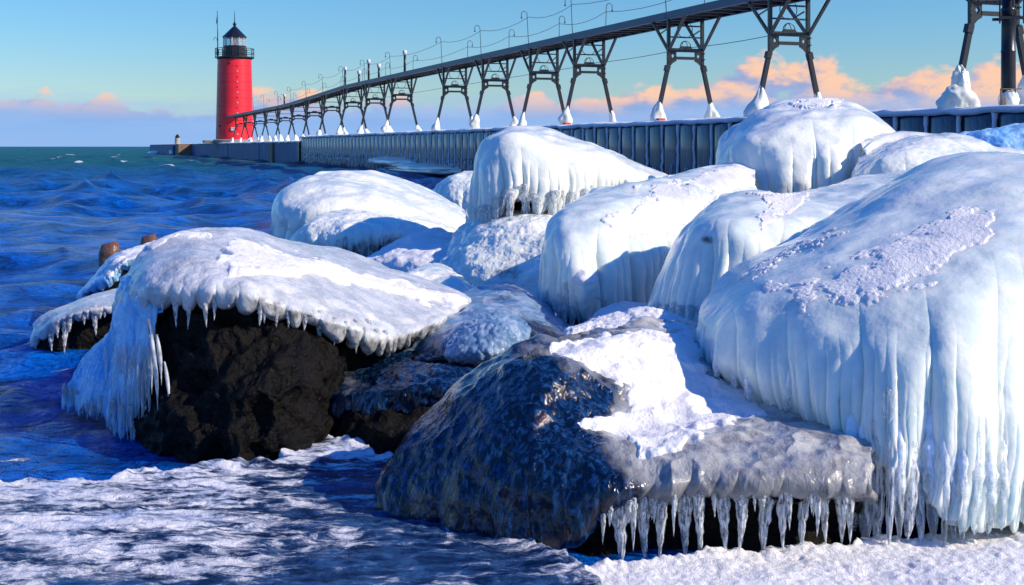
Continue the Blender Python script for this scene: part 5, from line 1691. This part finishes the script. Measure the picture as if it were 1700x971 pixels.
# ---------- far low ones
I_R = [
    [(462, 322, 12.2), (490, 300, 12.4), (540, 291, 12.6), (600, 292, 12.8), (665, 306, 13), (730, 330, 13.2), (775, 352, 13.3)],
    [(446, 345, 12.0), (478, 325, 11.8), (540, 315, 11.8), (600, 316, 11.9), (665, 328, 12.2), (730, 348, 12.6), (778, 362, 12.9)],
    [(441, 372, 11.9), (478, 362, 11.5), (540, 350, 11.4), (600, 348, 11.5), (665, 355, 11.8), (730, 368, 12.3), (778, 374, 12.7)],
    [(442, 402, 11.9), (480, 400, 11.5), (540, 392, 11.4), (600, 385, 11.5), (665, 385, 11.8), (730, 390, 12.3), (778, 392, 12.7)],
    [(450, 440, 11.9), (480, 450, 11.6), (540, 450, 11.5), (600, 440, 11.6), (665, 440, 11.9), (730, 430, 12.3), (778, 430, 12.7)]]
bI = thing('iced_boulder', 'broad smooth white iced boulder left of the ice hood, with blue icy left edge', 'iced boulder', base_of(I_R[3]), 'iced boulders of the breakwater')
boulder(bI, 'ice_crust', M['ice_far'], I_R, [.7, 1.2, 1.4, 1.4, 1.2], 560, 260, lump=(.5, .035), fine=(.08, .004), flutes=((1.4, 3, .22, .04),), seed=81)
J_R = [
    [(500, 378, 11.2), (525, 358, 11.3), (570, 349, 11.3), (630, 352, 11.4), (690, 366, 11.6), (745, 380, 11.8), (780, 392, 11.9)],
    [(482, 395, 11.0), (515, 375, 10.85), (570, 366, 10.8), (630, 368, 10.9), (690, 380, 11.1), (745, 392, 11.4), (780, 398, 11.6)],
    [(478, 408, 10.95), (515, 398, 10.65), (565, 390, 10.5), (625, 390, 10.6), (680, 395, 10.9), (740, 402, 11.3), (780, 405, 11.5)],
    [(482, 416, 10.95), (520, 420, 10.68), (562, 425, 10.5), (605, 432, 10.55), (660, 412, 10.9), (740, 410, 11.3), (780, 410, 11.5)],
    [(500, 408, 11.2), (530, 410, 10.95), (565, 412, 10.8), (605, 415, 10.8), (660, 405, 11.1), (740, 405, 11.4), (780, 406, 11.6)]]
bJ = thing('iced_boulder', 'lower iced boulder with dark hollow, in front of the broad smooth white one', 'iced boulder', base_of(J_R[3]), 'iced boulders of the breakwater')
Jb = boulder(bJ, 'ice_crust', M['ice_far'], J_R, [.4, .7, .8, .8, .5], 560, 240, lump=(.35, .03), fine=(.05, .006), flutes=((1, 2.8, .20, .05), (1.5, 3, .07, .03)), rag=(2, 3, .10, .10),
             thin=lambda v, x, y: .85 * sstep(v, 1.5, 2.8) * sstep(x, 520, 560) * sstep(690 - x, 0, 50), seed=83)  # darker towards the lower middle of the crust
rock_under(bJ, Jb, 2.3, .25, [[(510, 440, 10.8), (560, 445, 10.65), (620, 445, 10.65), (780, 430, 11.3)], [(510, 480, 10.8), (560, 480, 10.65), (620, 480, 10.65), (780, 480, 11.3)]], [.4, .5, .5, .5], 260, 80, seed=84, amp=.05)
icicles_along(Jb, 2.9, 500, 660, 22, (.05, .2), (.012, .03), ICI, seed=7, up=.03)
Z_R = [
    [(722, 312, 17.2), (742, 295, 17.3), (775, 287, 17.4), (815, 292, 17.5), (850, 305, 17.5)],
    [(712, 322, 16.9), (738, 308, 16.6), (775, 302, 16.5), (815, 305, 16.6), (850, 315, 16.8)],
    [(707, 335, 16.8), (738, 330, 16.4), (775, 325, 16.3), (815, 328, 16.4), (850, 330, 16.6)],
    [(715, 400, 16.8), (738, 400, 16.4), (775, 400, 16.3), (815, 400, 16.4), (850, 400, 16.6)]]
bZ = thing('iced_boulder', 'small white iced boulder farthest back, peeking out left of the ice hood', 'iced boulder', base_of(Z_R[2]), 'iced boulders of the breakwater')
boulder(bZ, 'ice_crust', M['ice_far'], Z_R, [.6, 1, 1.1, 1.1], 300, 140, lump=(.5, .05), fine=(.08, .01), flutes=((1, 2, .25, .05),), seed=85)
for (lab, R, m_, sd, bk) in (
    ('lumpy snow hump between the dark hollow and the scaly sloping boulder',
     [[(640, 412, 10.0), (672, 395, 10.1), (720, 388, 10.2), (765, 398, 10.2)], [(612, 430, 9.8), (665, 412, 9.6), (720, 405, 9.6), (790, 415, 9.7)],
      [(590, 448, 9.6), (660, 440, 9.3), (720, 435, 9.2), (800, 440, 9.3)], [(590, 500, 9.5), (660, 500, 9.2), (720, 500, 9.1), (800, 500, 9.2)]], 'snow', 91, [.3, .5, .6, .6]),
    ('smooth pale ice dome just above the snowy right tip of the black boulder',
     [[(672, 456, 8.0), (705, 445, 8.05), (740, 449, 8.0), (775, 475, 7.8)], [(655, 468, 7.8), (700, 458, 7.7), (745, 466, 7.6), (788, 492, 7.5)],
      [(648, 485, 7.6), (700, 482, 7.4), (745, 488, 7.3), (795, 510, 7.3)], [(650, 540, 7.5), (700, 540, 7.3), (745, 540, 7.2), (795, 540, 7.2)]], 'ice_far', 92, [.3, .5, .5, .5])):
    t = thing('ice_mound', lab, 'ice mound', base_of(R[2]))
    boulder(t, 'mound', M[m_], R, bk, 360, 180, lump=(.25, .03), fine=(.04, .003), seed=sd)

# ---------- unseen boulder added past the right edge as sun-blocker; breakwater goes on
for (lab, R, sd) in (('unseen iced boulder added beyond the right edge as a sun-blocker, continuing the breakwater',
     [[(1930, 300, 5.0), (2050, 240, 5.2), (2250, 200, 5.3), (2400, 260, 5.2)], [(1900, 380, 4.6), (2050, 340, 4.5), (2250, 320, 4.5), (2450, 360, 4.6)],
      [(1900, 600, 4.3), (2050, 600, 4.1), (2250, 600, 4.1), (2450, 620, 4.3)], [(1920, 900, 4.2), (2050, 900, 4.0), (2250, 900, 4.0), (2450, 900, 4.2)]], 95),):
    t = thing('iced_boulder', lab, 'iced boulder', base_of(R[2]), 'iced boulders of the breakwater')
    boulder(t, 'ice_crust', M['ice'], R, [.5, .9, 1.0, 1.0], 260, 160, lump=(.35, .03), fine=(.05, .003), flutes=((1, 2.5, .2, .04),), seed=sd)
